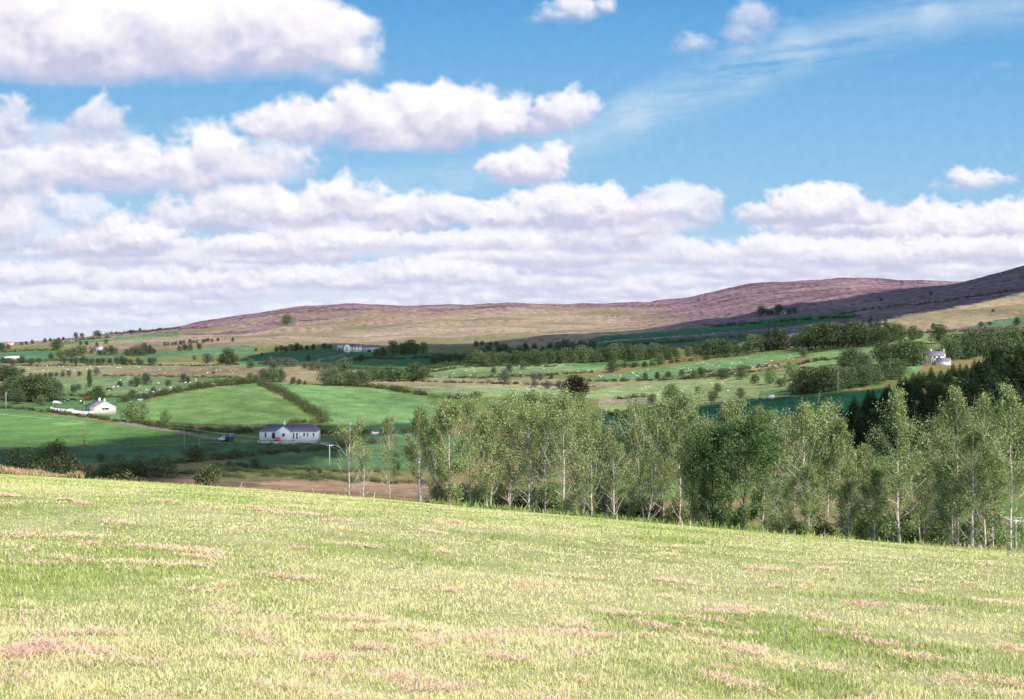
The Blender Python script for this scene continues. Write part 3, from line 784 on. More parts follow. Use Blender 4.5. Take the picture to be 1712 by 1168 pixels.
P_BROAD = [make_broad('broadleaf_tree', 10 + i, 9, 10.5 + .8 * (i % 3), 3000, .5, G_BROAD, nl=13 + i % 3, shape=i % 2, squat=.03) for i in range(5)]
P_FAR = [make_broad('field_tree', 30 + i, 8, 11.5 - i * .9, 1300, .62, G_FAR, nl=9, shape=i % 2, squat=.02) for i in range(5)]
P_LIGHT = [make_broad('leafy_tree', 40 + i, 8, 9, 2600, .45, G_LIGHT, nl=14, squat=.06) for i in range(2)]
P_GREY = [make_broad('willow_tree', 45 + i, 6, 7.5, 1300, .45, G_GREY, nl=10, squat=.08) for i in range(2)]
P_CON = [make_conifer('conifer', 50 + i, 12, 4.6 + .5 * (i % 3), 4200, .42, G_CON) for i in range(4)]
P_BUSH = [make_broad('bush', 60 + i, 3, 4.4, 1100, .30, G_HEDGE, nl=9, squat=.02) for i in range(4)]
P_COPPER = make_broad('copper_beech', 70, 9, 12, 4200, .5, G_COPPER, nl=18, squat=.03)
P_SPIKE = [make_broad('tall_tree', 75 + i, 11, 5.2, 2600, .48, G_DARK, nl=14, shape=2, squat=.04) for i in range(2)]

ORD = ['first', 'second', 'third', 'fourth', 'fifth', 'sixth', 'seventh', 'eighth', 'ninth', 'tenth', 'eleventh', 'twelfth', 'thirteenth', 'fourteenth',
       'fifteenth', 'sixteenth', 'seventeenth', 'eighteenth', 'nineteenth', 'twentieth']
def ordinal(i, n):
    if n == 1: return ''
    if i == 0: return 'leftmost'
    if i == n - 1: return 'rightmost'
    if i < 20: return ORD[i] + ' from the left'
    return None
RT = random.Random(5)
PLANTS = []
def stand(L, protos, what, where, cat='tree', group=None, wscale=1.0, ymin=225, one=None):
    """L: (column, base row, height in photo pixels[, width scale]) of plants standing on the ground; labels by order from the left"""
    L = sorted(L, key=lambda t: t[0]); n = len(L)
    for i, t in enumerate(L):
        p = at(t[0], t[1], ymin); h = t[2] * p[1] / F_PX * 1.22
        pr = protos[RT.randrange(len(protos))]
        w_ = (t[3] if len(t) > 3 else 1.0) * wscale * RT.uniform(1.0, 1.3)
        if one: lab = one
        elif n == 1: lab = what + ' ' + where
        else:
            od = ordinal(i, n)
            lab = '%s %s, %s' % (what, where, od) if od else '%s in the crowded right end %s' % (what, where)
        g = group if n > 1 else None
        o = place(pr, p[0], p[1], p[2] - .15, h, w_, RT.uniform(0, 6.28), lab, cat, g)
        PLANTS.append(o)
def line(x0, y0, x1, y1, n, h0, h1, jx=3, jy=1.2):
    return [(x0 + (x1 - x0) * (i + .5) / n + RT.uniform(-jx, jx), y0 + (y1 - y0) * (i + .5) / n + RT.uniform(-jy, jy), RT.uniform(h0, h1)) for i in range(n)]

NHEDGE = 0
def hedge(P, hpx, label, wd=1.1, mat=None, gap=.0, dens=1.0, ymin=225, name='hedgerow', leaf=None):
    """a run of hedge along ground points (column, row); hpx height in photo pixels"""
    global NHEDGE; NHEDGE += 1
    rng = np.random.default_rng(900 + NHEDGE)
    W = np.array([at(a, b, ymin) if b > 0 else at_depth(a, -b) for a, b in P])
    seg = np.hypot(*np.diff(W[:, :2], axis=0).T); tot = seg.sum(); cum = np.concatenate([[0], np.cumsum(seg)])
    Ym = W[:, 1].mean(); ht = hpx * (1.3 if hpx < 20 else 1.1) * Ym / F_PX
    lf = leaf or max(.16, Ym * .00055)
    area = tot * ht * 2.2 + tot * ht
    n = int(min(26000, dens * 2.6 * area / (lf * lf)))
    nb = max(4, int(tot / (ht * .5)))
    s = rng.uniform(0, tot, nb); s = np.sort(s)
    bh = ht * rng.uniform(.4, 1.35, nb); bw = ht * wd * rng.uniform(.7, 1.3, nb)
    if gap: bh *= (rng.random(nb) > gap)
    keep = bh > 0; s, bh, bw = s[keep], bh[keep], bw[keep]
    k = rng.integers(0, len(s), n)
    d = rng.normal(size=(n, 3)); d /= np.linalg.norm(d, axis=1)[:, None]; d[:, 2] = np.abs(d[:, 2])
    r = rng.uniform(.35, 1, n)[:, None] ** .5
    sx = np.interp(s, cum, W[:, 0]) + rng.normal(size=len(s)) * ht * .15; sy = np.interp(s, cum, W[:, 1]) + rng.normal(size=len(s)) * ht * .15
    C = np.stack([sx[k] + d[:, 0] * bw[k] * r[:, 0] * .75, sy[k] + d[:, 1] * bw[k] * r[:, 0] * .75, d[:, 2] * bh[k] * r[:, 0]], 1)
    C[:, 2] += H(C[:, 0], C[:, 1]) - .05
    o0 = W.mean(0); C -= o0
    o = add(name, leaf_mesh(name, C, lf, rng, mat or G_HEDGE, out=d * .5), None, tuple(o0))
    tag(o, label, 'hedge', 'field hedges')
    return o

# ---------------------------------------------------------------- the row of tall thin trees just beyond the hayfield
PP = {
 'bare': [make_poplar('poplar_tree', 101, 12, 6.4, 4200, .18, G_ALDER, bare=.5, low=.06, top_bare=True),
          make_poplar('poplar_tree', 102, 12, 5.0, 4800, .18, G_ALDER, bare=.42, low=.06)],
 'leafy': [make_poplar('poplar_tree', 110 + i, 14, 6.2 + .5 * i, 10500, .20, G_ALDER, bare=.24, low=.06, twin=i == 2) for i in range(4)],
 'mid': [make_poplar('poplar_tree', 120 + i, 13, 5.4, 12000, .215, G_ALDER, bare=.28, low=.10, twin=i == 1) for i in range(3)],
 'cone': [make_poplar('poplar_tree', 130 + i, 15, 6.0, 10500, .20, G_ALDER, bare=.24, low=.08, up=.7) for i in range(2)],
 'dark': [make_poplar('poplar_tree', 140, 12, 8.0, 15500, .2252, G_DARK, M_BARKD, bare=.0, low=.04)],
}
# column, row of the top, depth in metres, kind, width scale, description
NEAR = [
 (898, 676, 162, 'mid', .9, 'half hidden slim tree behind the forked leafy one'),
 (1014, 712, 158, 'mid', .8, 'slim tree on the left side of the nearly bare one in the gap'),
 (1180, 700, 160, 'mid', .9, 'slim olive tree behind the left dark bushy tree'),
 (1328, 702, 158, 'mid', .9, 'slim tree between the two pale trees before the shaded field'),
 (1448, 740, 150, 'mid', .8, 'slim feathery tree in front of the dark spruces'),
 (1625, 690, 146, 'mid', .9, 'slim tree behind the crooked white stem, left side'),
 (584, 703, 150, 'bare', 1.0, 'almost leafless pale thin tree at the left end of the tree row'),
 (608, 748, 146, 'bare', .8, 'short scrawny bare tree close beside the leftmost bare tree of the row'),
 (652, 697, 150, 'bare2', .75, 'narrow sparse tree with pale stem standing alone left of the white topped pole'),
 (703, 686, 148, 'mid', .8, 'half bare tree directly behind the white topped power pole'),
 (728, 690, 158, 'mid', .7, 'thin sparse tree just right of the white topped power pole'),
 (754, 668, 146, 'mid', 1.0, 'tall pale stemmed tree standing in front of the green drumlin edge'),
 (786, 672, 160, 'leafy', .8, 'leafy tree behind the gap between two pale stems, left part of row'),
 (818, 668, 150, 'mid', .95, 'tree with a conspicuous bare white upper stem in left half of row'),
 (850, 662, 158, 'leafy', 1.0, 'dense leafy tree left of the copper beech, outer one'),
 (882, 655, 150, 'leafy', 1.05, 'forked leafy tree with pale limbs, left of the copper beech'),
 (912, 664, 156, 'leafy', .95, 'dense crowned tree just left below the copper beech'),
 (942, 662, 146, 'leafy', 1.1, 'tallest dense tree with dark trunk, below the copper beech'),
 (972, 664, 156, 'leafy', 1.05, 'dense tree right below the copper beech at the gap'),
 (988, 690, 148, 'leafy', .7, 'lower leafy tree at the left side of the dark green gap'),
 (1028, 738, 140, 'bare2', 1.15, 'short nearly bare tree with several white limbs in the gap'),
 (1052, 708, 152, 'leafy', .8, 'leafy tree rising from the right side of the gap'),
 (1080, 676, 150, 'leafy', 1.0, 'round crowned tree right of the gap, first full height one'),
 (1108, 672, 158, 'leafy', .9, 'close grown tree below the bright round field tree'),
 (1138, 668, 150, 'leafy', 1.0, 'broad leafy tree right below the bright round field tree'),
 (1160, 684, 142, 'mid', .85, 'tree with grey limbs left of the dark bushy tree'),
 (1196, 722, 138, 'dark', .95, 'low dark bushy tree, left one of the two very dark ones'),
 (1245, 708, 136, 'dark', 1.05, 'large dark bushy tree in front of the row, right of the other dark one'),
 (1222, 680, 152, 'leafy', 1.0, 'pale green crowned tree rising behind the dark bushy trees'),
 (1276, 690, 144, 'leafy', .9, 'leafy tree on the right flank of the large dark bushy tree'),
 (1308, 694, 150, 'leafy', .9, 'leafy tree in front of the shaded field, left of the forked one'),
 (1348, 676, 142, 'leafy', 1.05, 'forked tree with pink grey limbs before the shaded field'),
 (1384, 684, 150, 'leafy', .9, 'leafy tree whose top meets the left edge of the spruce plantation'),
 (1404, 706, 140, 'mid', .8, 'narrow tree against the dark left edge of the spruce plantation'),
 (1418, 800, 134, 'mid', .8, 'small young tree with a straight white stem before the open bank'),
 (1502, 658, 128, 'cone', 1.05, 'tall pale conical tree standing out before the dark spruces'),
 (1462, 786, 138, 'mid', .9, 'low sparse tree left of the tall conical one'),
 (1540, 752, 140, 'mid', .85, 'low feathery tree right of the tall conical one'),
 (1566, 700, 146, 'leafy', .85, 'leafy tree between the conical one and the right hand group'),
 (1600, 655, 130, 'cone', 1.0, 'tall leafy tree of the right hand group, outer left'),
 (1622, 722, 124, 'bare2', 1.25, 'tree with a crooked white bare stem in the right hand group'),
 (1646, 672, 136, 'leafy', .9, 'leafy tree behind the crooked white stem'),
 (1660, 742, 128, 'mid', .7, 'slim white stemmed tree between the crooked one and the last one'),
 (1688, 652, 122, 'cone', .95, 'tall white stemmed tree left of the T shaped pole at the right edge'),
 (1722, 690, 136, 'leafy', .9, 'leafy tree cut by the right edge of the view'),
 (1592, 770, 128, 'mid', .8, 'low tree before the right hand group'),
 (1310, 790, 128, 'mid', .85, 'low sparse tree with twiggy pink base right of the dark bushy tree'),
 (1352, 775, 126, 'mid', .9, 'low tree with white stem in front of the forked tree'),
]
for i, (px, top, Y, kd, ws, lab) in enumerate(NEAR):
    pr = PP['bare'][1] if kd == 'bare2' else PP['bare'][0] if kd == 'bare' else PP[kd][i % len(PP[kd])]
    p = at_depth(px, Y); h = -(top + 2 - HOR) / F_PX * Y - p[2]
    place(pr, p[0], p[1], p[2], h, ws * .88 * (pr['h'] / h) ** .35, i * 1.7, lab, 'tree', 'row of tall thin trees beyond the hayfield')
# scrub at the feet of the row
SCR = [(px, Y) for px, Y in [(735, 168), (775, 165), (800, 172), (835, 166), (868, 172), (905, 165), (950, 170), (990, 160), (1010, 168), (1040, 162), (1070, 160), (1100, 165), (1130, 155), (1165, 150),
       (1215, 145), (1300, 150), (1330, 142), (1375, 145), (1440, 150), (1480, 146), (1530, 152), (1560, 144), (1610, 148), (1650, 150), (1470, 175), (1520, 190), (1420, 180), (1580, 185)]]
for i, (px, Y) in enumerate(sorted(SCR)):
    p = at_depth(px, Y)
    place((P_LIGHT + P_LIGHT + P_BUSH[:2])[i % 6], p[0], p[1], p[2] - .2, RT.uniform(3.0, 5.2) if px > 1400 else RT.uniform(2.4, 4.0), 1.1, i, 'green undergrowth bush filling the foot of the thin tree row', 'bush', 'bushes at the foot of the tree row')

# ---------------------------------------------------------------- left half
stand([(12, 670, 26), (24, 668, 33), (36, 671, 34), (48, 670, 33), (60, 671, 38), (72, 671, 34), (84, 670, 32), (92, 668, 24), (30, 674, 20), (68, 678, 15)], P_BROAD, 'dark green tree', 'in the grove left of the white cottage', group='grove left of the white cottage')
stand([(4, 637, 22), (15, 637, 21), (25, 636, 17)], P_BROAD, 'dark tree', 'in the clump at the left edge above the grove', group='clump at the left edge')
stand([(150, 649, 27, .75)], P_SPIKE, 'tall dark dense tree', 'above the white cottage in the sheep field')
stand([(161, 627, 11)], P_GREY, 'greyish bush', 'on the bank behind the tall dark tree', cat='bush')
stand([(150, 668, 12), (164, 667, 18)], P_BROAD, 'round dark tree', 'right behind the white cottage roof', group='two trees behind the cottage')
stand([(123, 656, 11), (131, 651, 8)], P_FAR, 'small round tree', 'between the grove and the cottage trees', group='pair of small round trees')
stand([(200, 646, 8), (219, 645, 9), (229, 645, 13), (245, 643, 17)], P_FAR, 'isolated tree', 'standing in the sheep field above the curved hedge', group='trees in the sheep field')
stand([(281, 645, 9), (307, 638, 12), (314, 639, 8), (256, 657, 9)], P_FAR, 'small dark tree', 'scattered above the curved drumlin hedge', group='small trees above the curved hedge')
stand([(210, 669, 8), (222, 667, 13), (232, 668, 9), (240, 666, 8)], P_BROAD, 'dark hedge tree', 'at the lower end of the curved hedge', group='hedge trees right of the cottage')
stand([(219, 705, 28), (238, 700, 26)], P_LIGHT, 'pale green airy tree', 'on the lane bend right of the white cottage', group='airy trees by the lane')
stand([(277, 706, 18)], P_LIGHT, 'small upright pale tree', 'at the foot of the drumlin right of the airy trees')
stand([(76, 630, 6), (85, 631, 8), (94, 629, 6), (105, 629, 8), (115, 629, 9), (133, 628, 7)], P_FAR, 'little hedge tree', 'on the bank below the tan field at left', group='little trees on the tan bank')
stand([(38, 623, 6), (357, 625, 4)], P_BUSH, 'lone dot of a bush', 'in the long tan field at left', cat='bush', group='lone bushes in the tan field')
stand([(5, 607, 9), (15, 607, 8), (22, 610, 7), (36, 607, 11), (52, 609, 9), (65, 606, 7), (85, 600, 8)], P_FAR, 'dark tree', 'around the red roofed barn at the left edge', group='trees round the left barn')
stand(line(104, 607, 262, 609, 17, 7, 11), P_FAR, 'dark tree', 'in the long dark belt below the red roofed farm', group='dark belt below the farm')
stand([(95, 585, 15)], P_BROAD, 'big round tree', 'standing alone left of the red roofed farm')
stand([(101, 599, 11), (112, 597, 11), (122, 596, 12), (132, 594, 14), (140, 591, 11)], P_BROAD, 'dark tree', 'in front of the red roofed farm', group='trees before the red roofed farm')
stand([(152, 591, 9), (166, 594, 9), (176, 594, 12), (186, 593, 13), (193, 592, 9)], P_FAR, 'dark tree', 'right of the small white farmhouse', group='trees right of the white farmhouse')
stand([(213, 595, 10), (222, 595, 13), (232, 594, 14), (241, 593, 17), (250, 592, 13), (257, 591, 8)], P_FAR, 'green tree', 'in the copse below the left hill slope', group='copse below the left hill')
stand([(135, 577, 6), (145, 577, 6), (162, 579, 6), (178, 574, 6)], P_FAR, 'small tree', 'above the red roofed farm', group='small trees above the farm')
stand([(2, 588, 13), (14, 584, 7), (36, 577, 5), (44, 576, 5), (54, 575, 6), (75, 572, 6), (84, 571, 5), (98, 570, 5), (106, 569, 5)], P_FAR, 'tiny tree', 'on the far left skyline', group='trees on the left skyline')
stand([(127, 566, 9), (137, 565, 7), (163, 564, 10)], P_FAR, 'dark tree', 'breaking the skyline of the left slope', group='skyline trees on the left slope')
stand([(218, 557, 5), (221, 556, 4), (234, 554, 5)], P_FAR, 'windblown bush', 'on the skyline where the hill begins', cat='bush', group='windblown skyline bushes')
stand(line(272, 578, 368, 570, 14, 4, 6), P_FAR, 'small dark tree', 'in the shelterbelt on the lower hill slope', group='shelterbelt on the hill slope')
stand([(300, 587, 8), (309, 586, 9), (318, 586, 10), (333, 584, 9)], P_FAR, 'round tree', 'in the green field under the shelterbelt', group='trees under the shelterbelt')
stand([(389, 571, 6)], P_FAR, 'lone small tree', 'on the pinkish slope right of the shelterbelt')
stand([(480, 543, 14, .95)], P_BROAD, 'lone dark tree', 'high on the heather hill')
stand([(347, 607, 14), (325, 602, 7)], P_GREY, 'grey green willow', 'left of the tall roadside trees', group='willows left of the roadside')
stand([(371, 607, 13), (381, 608, 21), (390, 608, 12), (419, 615, 13)], P_BROAD, 'dark tree', 'in the hedge above the tan strip', group='dark trees above the tan strip')
# ---------------------------------------------------------------- around the shaded farm in the centre
stand([(428, 587, 5), (438, 595, 5), (462, 588, 8), (470, 588, 9), (478, 588, 8), (487, 586, 9), (496, 586, 11), (504, 586, 8), (513, 585, 7), (524, 584, 8), (542, 584, 9), (552, 584, 7)], P_FAR, 'dark round tree', 'in the line left of the shaded farmhouse', group='line of trees left of the shaded farmhouse')
stand([(630, 596, 11), (640, 596, 13), (657, 594, 20), (673, 593, 16), (686, 592, 20), (696, 592, 14), (708, 590, 15)], P_BROAD, 'black green tree', 'in the clump right of the grey sheds', group='clump right of the grey sheds')
stand([(604, 604, 10), (516, 603, 8)], P_BROAD, 'round bush', 'in the shaded green field below the farmhouse', cat='bush', group='bushes below the farmhouse')
stand([(452, 606, 8), (465, 611, 11), (480, 613, 13), (492, 613, 11), (457, 618, 14), (510, 616, 10), (522, 618, 12), (532, 619, 11), (544, 620, 12), (554, 621, 11)], P_GREY, 'grey green tree', 'in the thicket below the farm lane', group='thicket below the farm lane')
stand([(545, 644, 21), (560, 644, 26), (576, 643, 37, .85), (590, 645, 18), (602, 641, 19), (612, 641, 17)], P_BROAD, 'leafy tree', 'in the group at the top of the drumlin', group='leafy group at the top of the drumlin')
stand([(624, 637, 20), (640, 638, 18), (652, 637, 22), (668, 637, 19), (680, 637, 20), (696, 636, 25), (707, 636, 18)], P_SPIKE + P_BROAD, 'dark upright tree', 'in the row right of the leafy drumlin group', group='dark row right of the drumlin', wscale=1.25)
stand([(418, 637, 12), (428, 639, 11), (441, 638, 18), (456, 638, 19), (468, 638, 18), (490, 642, 10), (500, 643, 8), (510, 643, 6)], P_BROAD, 'dark tree', 'at the head of the diagonal hedge', group='trees at the head of the diagonal hedge')
stand([(844, 643, 22, .8)], P_GREY + P_BROAD[:1], 'single olive tree', 'in the tan field centre')
stand([(825, 624, 10), (851, 622, 12), (875, 617, 12), (922, 633, 7)], P_FAR, 'small tree', 'scattered in the pale green field centre', group='small trees in the pale field')
stand([(893, 637, 12), (903, 636, 10), (893, 647, 10), (915, 650, 12), (935, 650, 12)], P_GREY, 'brownish green tree', 'left of the copper beech', group='brownish trees left of the copper beech')
stand([(962, 668, 33, 1.15)], [P_COPPER], 'wide almost black copper beech', 'rising behind the thin tree row')
stand([(1024, 622, 17, .9)], P_BROAD, 'dense round tree', 'in the hedge left of the orange roofed shed')
stand([(1123, 676, 29, .9)], P_LIGHT, 'bright green round tree', 'at the edge of the yellowish field')
stand([(1090, 676, 14)], P_GREY, 'olive bush', 'left of the bright green round tree', cat='bush')
stand([(1167, 656, 9), (1200, 655, 12), (1190, 670, 12), (1238, 664, 14)], P_BROAD + P_LIGHT[:1], 'bush', 'scattered over the yellowish field', cat='bush', group='bushes on the yellowish field')
stand(line(785, 612, 960, 606, 20, 14, 21, 3, 2), P_BROAD, 'rounded tree', 'in the left half of the long valley tree belt', group='left half of the valley tree belt')
stand(line(965, 606, 1135, 598, 19, 15, 24, 3, 2.5), P_BROAD, 'rounded tree', 'in the right half of the long valley tree belt', group='right half of the valley tree belt')
stand(line(800, 594, 1000, 584, 16, 9, 15, 3, 3), P_FAR, 'small shaded tree', 'behind the long valley tree belt', group='shaded trees behind the valley belt')
stand(line(720, 606, 800, 604, 9, 8, 14, 3, 3), P_FAR, 'shaded tree', 'joining the farm clump to the valley belt', group='shaded trees joining farm and belt')
stand([(796, 580, 9), (806, 578, 7), (820, 580, 8), (830, 582, 10)], P_FAR, 'bush', 'at the foot of the moor above the tree belt', cat='bush', group='bushes at the foot of the moor')
stand([(1150, 596, 14), (1165, 595, 16), (1182, 597, 21), (1192, 597, 25), (1203, 596, 25), (1214, 595, 21), (1228, 591, 18)], P_BROAD, 'full crowned tree', 'in the group left of the tall conifers', group='group left of the tall conifers')
stand([(1103, 610, 15), (1123, 607, 8), (1090, 612, 8), (1078, 613, 8), (1060, 614, 7), (1045, 614, 8)], P_BROAD, 'low tree', 'in the hedge beside the orange roofed shed', group='hedge trees by the orange roofed shed')
stand([(1078, 634, 9), (1099, 633, 10), (1117, 631, 9), (1140, 629, 10), (1160, 631, 11), (1172, 629, 13), (1206, 634, 15), (1240, 634, 20), (1214, 632, 12)], P_BROAD, 'hedge bush', 'along the lower edge of the sheep field', cat='bush', group='bushes below the sheep field')
# ---------------------------------------------------------------- right half
stand([(1273, 528, 14), (1285, 527, 8), (1291, 526, 7), (1302, 526, 15), (1319, 525, 9), (1328, 524, 9)], P_FAR, 'dark tree', 'round the lonely house on the hillside', group='trees round the hillside house')
stand([(1250, 587, 35), (1285, 586, 32), (1297, 585, 37)], P_CON, 'tall conifer', 'left of the white gable in the wood', group='conifers left of the white gable')
stand([(1260, 588, 24), (1271, 587, 22), (1308, 584, 26), (1332, 582, 20), (1343, 581, 20)], P_BROAD, 'dark tree', 'in the wood round the white gable', group='dark trees round the white gable')
stand([(1352, 583, 32), (1364, 583, 33), (1376, 584, 36), (1388, 583, 34), (1400, 582, 35), (1411, 580, 30), (1422, 580, 33), (1433, 578, 34)], P_BROAD, 'big dark tree', 'in the left half of the ridge wood', group='left half of the ridge wood')
stand([(1443, 577, 37), (1456, 576, 42), (1468, 575, 41), (1481, 573, 40)], P_CON, 'pointed conifer', 'at the top of the ridge wood', group='conifers of the ridge wood')
stand([(1450, 579, 26), (1475, 577, 24), (1492, 571, 24), (1504, 568, 22), (1527, 568, 20), (1537, 566, 12)], P_BROAD, 'dark tree', 'at the right end of the ridge wood', group='right end of the ridge wood')
stand([(1570, 573, 25)], P_BROAD, 'round dark tree', 'on the skyline of fields above the white two storey house')
stand([(1344, 596, 12)], P_BROAD, 'single bush', 'on the line between two green fields at right', cat='bush')
stand([(1474, 609, 31), (1488, 608, 25), (1500, 609, 30), (1514, 612, 36), (1528, 612, 34), (1540, 603, 22)], P_BROAD, 'dense dark tree', 'in the grove left of the two storey house', group='grove left of the two storey house')
stand([(1412, 620, 22), (1424, 622, 34), (1436, 619, 24), (1448, 618, 22)], P_BROAD, 'tree', 'in the hedge corner left of the white wall', group='trees in the hedge corner')
stand([(1288, 642, 22), (1325, 636, 26)], P_LIGHT, 'light green tree', 'standing on the bank between the fields', group='light green trees on the bank')
stand([(1262, 641, 12), (1305, 646, 12)], P_BUSH, 'small bush', 'beside the light green bank trees', cat='bush', group='small bushes on the bank')
stand([(1338, 652, 26), (1350, 655, 34), (1363, 655, 30), (1376, 655, 36), (1390, 654, 36), (1325, 658, 14), (1338, 660, 15)], P_BROAD, 'dark tree', 'along the upper edge of the shaded field', group='trees above the shaded field')
stand([(1408, 650, 28), (1420, 648, 28), (1433, 646, 30), (1447, 645, 28), (1461, 642, 28), (1475, 638, 27), (1490, 634, 28), (1506, 630, 24)], P_BROAD, 'dark tree', 'between the pole and the plantation', group='trees between the pole and the plantation')
stand([(1192, 670, 13)], P_BUSH, 'round low bush', 'on the lip of the shaded field', cat='bush')
stand([(1582, 585, 18), (1600, 580, 14), (1610, 590, 16)], P_LIGHT, 'bright green shrub', 'behind the two storey house', cat='shrub', group='bright shrubs behind the house')
stand([(1592, 602, 28), (1606, 600, 34), (1633, 596, 38), (1662, 594, 38), (1690, 592, 36), (1706, 590, 36), (1540, 585, 12)], P_BROAD, 'dark tree', 'in the wood right of the two storey house', group='wood right of the two storey house')
stand([(1620, 598, 42), (1647, 594, 42), (1676, 592, 38), (1718, 590, 36)], P_CON, 'pointed conifer', 'in the wood right of the two storey house', group='conifers right of the two storey house')
stand([(1480, 535, 5), (1640, 547, 8), (1655, 544, 6), (1700, 545, 12), (1560, 550, 8), (1660, 522, 5), (1556, 494, 6), (1474, 503, 5)], P_FAR, 'tiny bush', 'scattered on the right hand hillside', cat='bush', group='bushes on the right hillside')
# the spruce plantation
def plantation():
    poly = [(1392, 708), (1428, 764), (1500, 764), (1562, 768), (1640, 775), (1712, 780), (1790, 770), (1790, 598), (1650, 612), (1600, 624), (1530, 640), (1460, 672)]
    W = [at(a, b) for a, b in poly]
    xs = [p[0] for p in W]; ys = [p[1] for p in W]
    L = []
    y = min(ys)
    while y < max(ys):
        st = 5.7 + (y - 280) * .022
        x = min(xs)
        while x < max(xs):
            L.append((x + RT.uniform(-1.6, 1.6), y + RT.uniform(-1.6, 1.6))); x += st
        y += st
    L = np.array(L); L = L[in_poly(L[:, 0], L[:, 1], list(zip(xs, ys)))]
    z = H(L[:, 0], L[:, 1]); px = CX + F_PX * L[:, 0] / L[:, 1]
    n = 0
    for (x, y), zz, p in sorted(zip(map(tuple, L), z, px), key=lambda t: t[0][1]):
        if p > 1745 or n >= 300: continue
        n += 1
        place(P_CON[RT.randrange(4)], x, y, zz - .1, RT.uniform(9.5, 13.5) * (1 if y < 400 or p > 1640 else .6), RT.uniform(1.15, 1.45) * (1 if y < 400 else 1.5), RT.uniform(0, 6), 
              'dark spruce on the left flank of the plantation beside the shaded field' if p < 1470 and y < 420 else 'spruce in the upper rows of the plantation below the two storey farmhouse' if y > 420 and p < 1640 else 'spruce in the dark right hand part of the plantation, upper rows' if y > 400 else 'spruce in the lower rows of the plantation behind the tall conical tree', 'conifer',
              'left flank spruces' if p < 1470 and y < 420 else 'upper spruces below the farmhouse' if y > 420 and p < 1640 else 'right hand upper spruces' if y > 400 else 'lower spruces')
    print('spruces', n)
plantation()

# ---------------------------------------------------------------- hedges
hedge([(433, 641), (462, 653), (490, 669), (515, 685), (546, 704)], 10, 'thick clipped looking hedge running diagonally down the drumlin', 1.15, dens=1.3)
hedge([(546, 705), (520, 707), (480, 708)], 6, 'short dark hedge at the lower end of the diagonal one')
hedge([(200, 672), (240, 668), (290, 657), (340, 648), (400, 642), (436, 639)], 8, 'curved dark hedge round the top of the left drumlin field')
hedge([(360, 640), (400, 638), (434, 638)], 6, 'hedge on the crown of the drumlin left of the diagonal one')
hedge([(560, 643), (600, 646), (650, 651), (712, 661)], 7, 'dark hedge along the top of the right drumlin field')
hedge([(720, 664), (760, 667), (800, 663)], 7, 'short hedge right of the drumlin top, below pale field')
hedge([(-40, 680), (40, 684), (90, 690), (150, 697), (196, 705)], 5, 'low brownish hedge under the white cottage and its wall', mat=G_HEDGE)
hedge([(212, 705), (262, 713), (318, 720), (360, 723), (432, 725)], 9, 'dark ragged hedge along the foot of the drumlin above the lane')
hedge([(532, 724), (580, 727), (640, 727), (700, 722)], 7, 'dark hedge right of the white bungalow')
hedge([(352, 769), (400, 763), (460, 757), (520, 754), (560, 752)], 10, 'dark hedge below the bungalow with a slight rise to the right', dens=1.2)
hedge([(560, 748), (600, 742), (650, 738)], 7, 'dark hedge piece left of the thin bare trees')
hedge([(200, 780), (260, 776), (300, 774), (340, 770)], 8, 'dark low scrub line left of the round black bush')
hedge([(0, 594 + 12), (40, 606), (96, 603), (180, 603)], 4, 'dark hedge line under the far left green field')
hedge([(-20, 588), (40, 587), (96, 586)], 3, 'thin dark hedge above the far left green field')
hedge([(165, 561), (190, 558), (240, 554), (300, 548)], 3, 'dark hedge on the left skyline', gap=.3)
hedge([(110, 571), (150, 567), (180, 563)], 3, 'short skyline hedge between the skyline trees', gap=.2)
hedge([(20, 612), (120, 612), (260, 611), (400, 610)], 3, 'thin hedge above the long tan field', gap=.25)
hedge([(170, 629), (260, 629), (340, 630), (412, 632)], 3, 'thin brown hedge between tan field and sheep field', gap=.2)
hedge([(98, 659), (130, 662), (180, 664), (212, 663)], 3.5, 'broken hedge behind the white cottage', gap=.35)
hedge([(690, 637), (760, 640), (860, 642), (960, 646), (1000, 646)], 3.5, 'broken hedge between tan field and pale green field', gap=.3)
hedge([(700, 625), (760, 616), (840, 612), (930, 613)], 3.5, 'thin hedge across the pale green fields centre', gap=.2)
hedge([(720, 631), (800, 632), (900, 628), (990, 622)], 3.5, 'lower hedge across the pale green fields centre', gap=.25)
hedge([(975, 638), (1050, 637), (1180, 631), (1300, 617), (1380, 601)], 4.5, 'bushy hedge along the lower edge of the sheep field', gap=.25)
hedge([(1030, 613), (1100, 609), (1180, 601), (1260, 592)], 5, 'hedge along the upper edge of the sheep field', gap=.15)
hedge([(1150, 624), (1240, 618), (1310, 610), (1400, 600)], 4, 'broken hedge crossing the right hand fields', gap=.3)
hedge([(1032, 667), (1080, 664), (1095, 663)], 5, 'short olive hedge left of the bright round tree')
hedge([(1005, 693), (1050, 689), (1100, 683)], 6, 'black green hedge along the top of the shaded field')
hedge([(1170, 676), (1260, 669), (1340, 663)], 3, 'low rushy edge along the shaded field', mat=G_GREY, gap=.1)
hedge([(850, 602), (930, 594), (1010, 590), (1090, 586), (1180, 582)], 5, 'long shaded hedge above the tree belt')
hedge([(1010, 578), (1100, 574), (1180, 568), (1290, 562)], 4, 'shaded hedge on the slope above the tree belt', gap=.15)
hedge([(1190, 546), (1290, 540), (1390, 531), (1440, 528)], 3.5, 'dark hedge across the shaded hillside', gap=.25)
hedge([(1400, 527), (1500, 512), (1600, 500), (1700, 486)], 3, 'dark wall like hedge climbing the right hillside', gap=.3)
hedge([(1480, 560), (1560, 556), (1650, 553), (1712, 548)], 4, 'hedge above the fields behind the two storey house', gap=.2)
hedge([(1340, 592), (1400, 584), (1470, 578)], 5, 'hedge under the ridge wood', gap=.1)
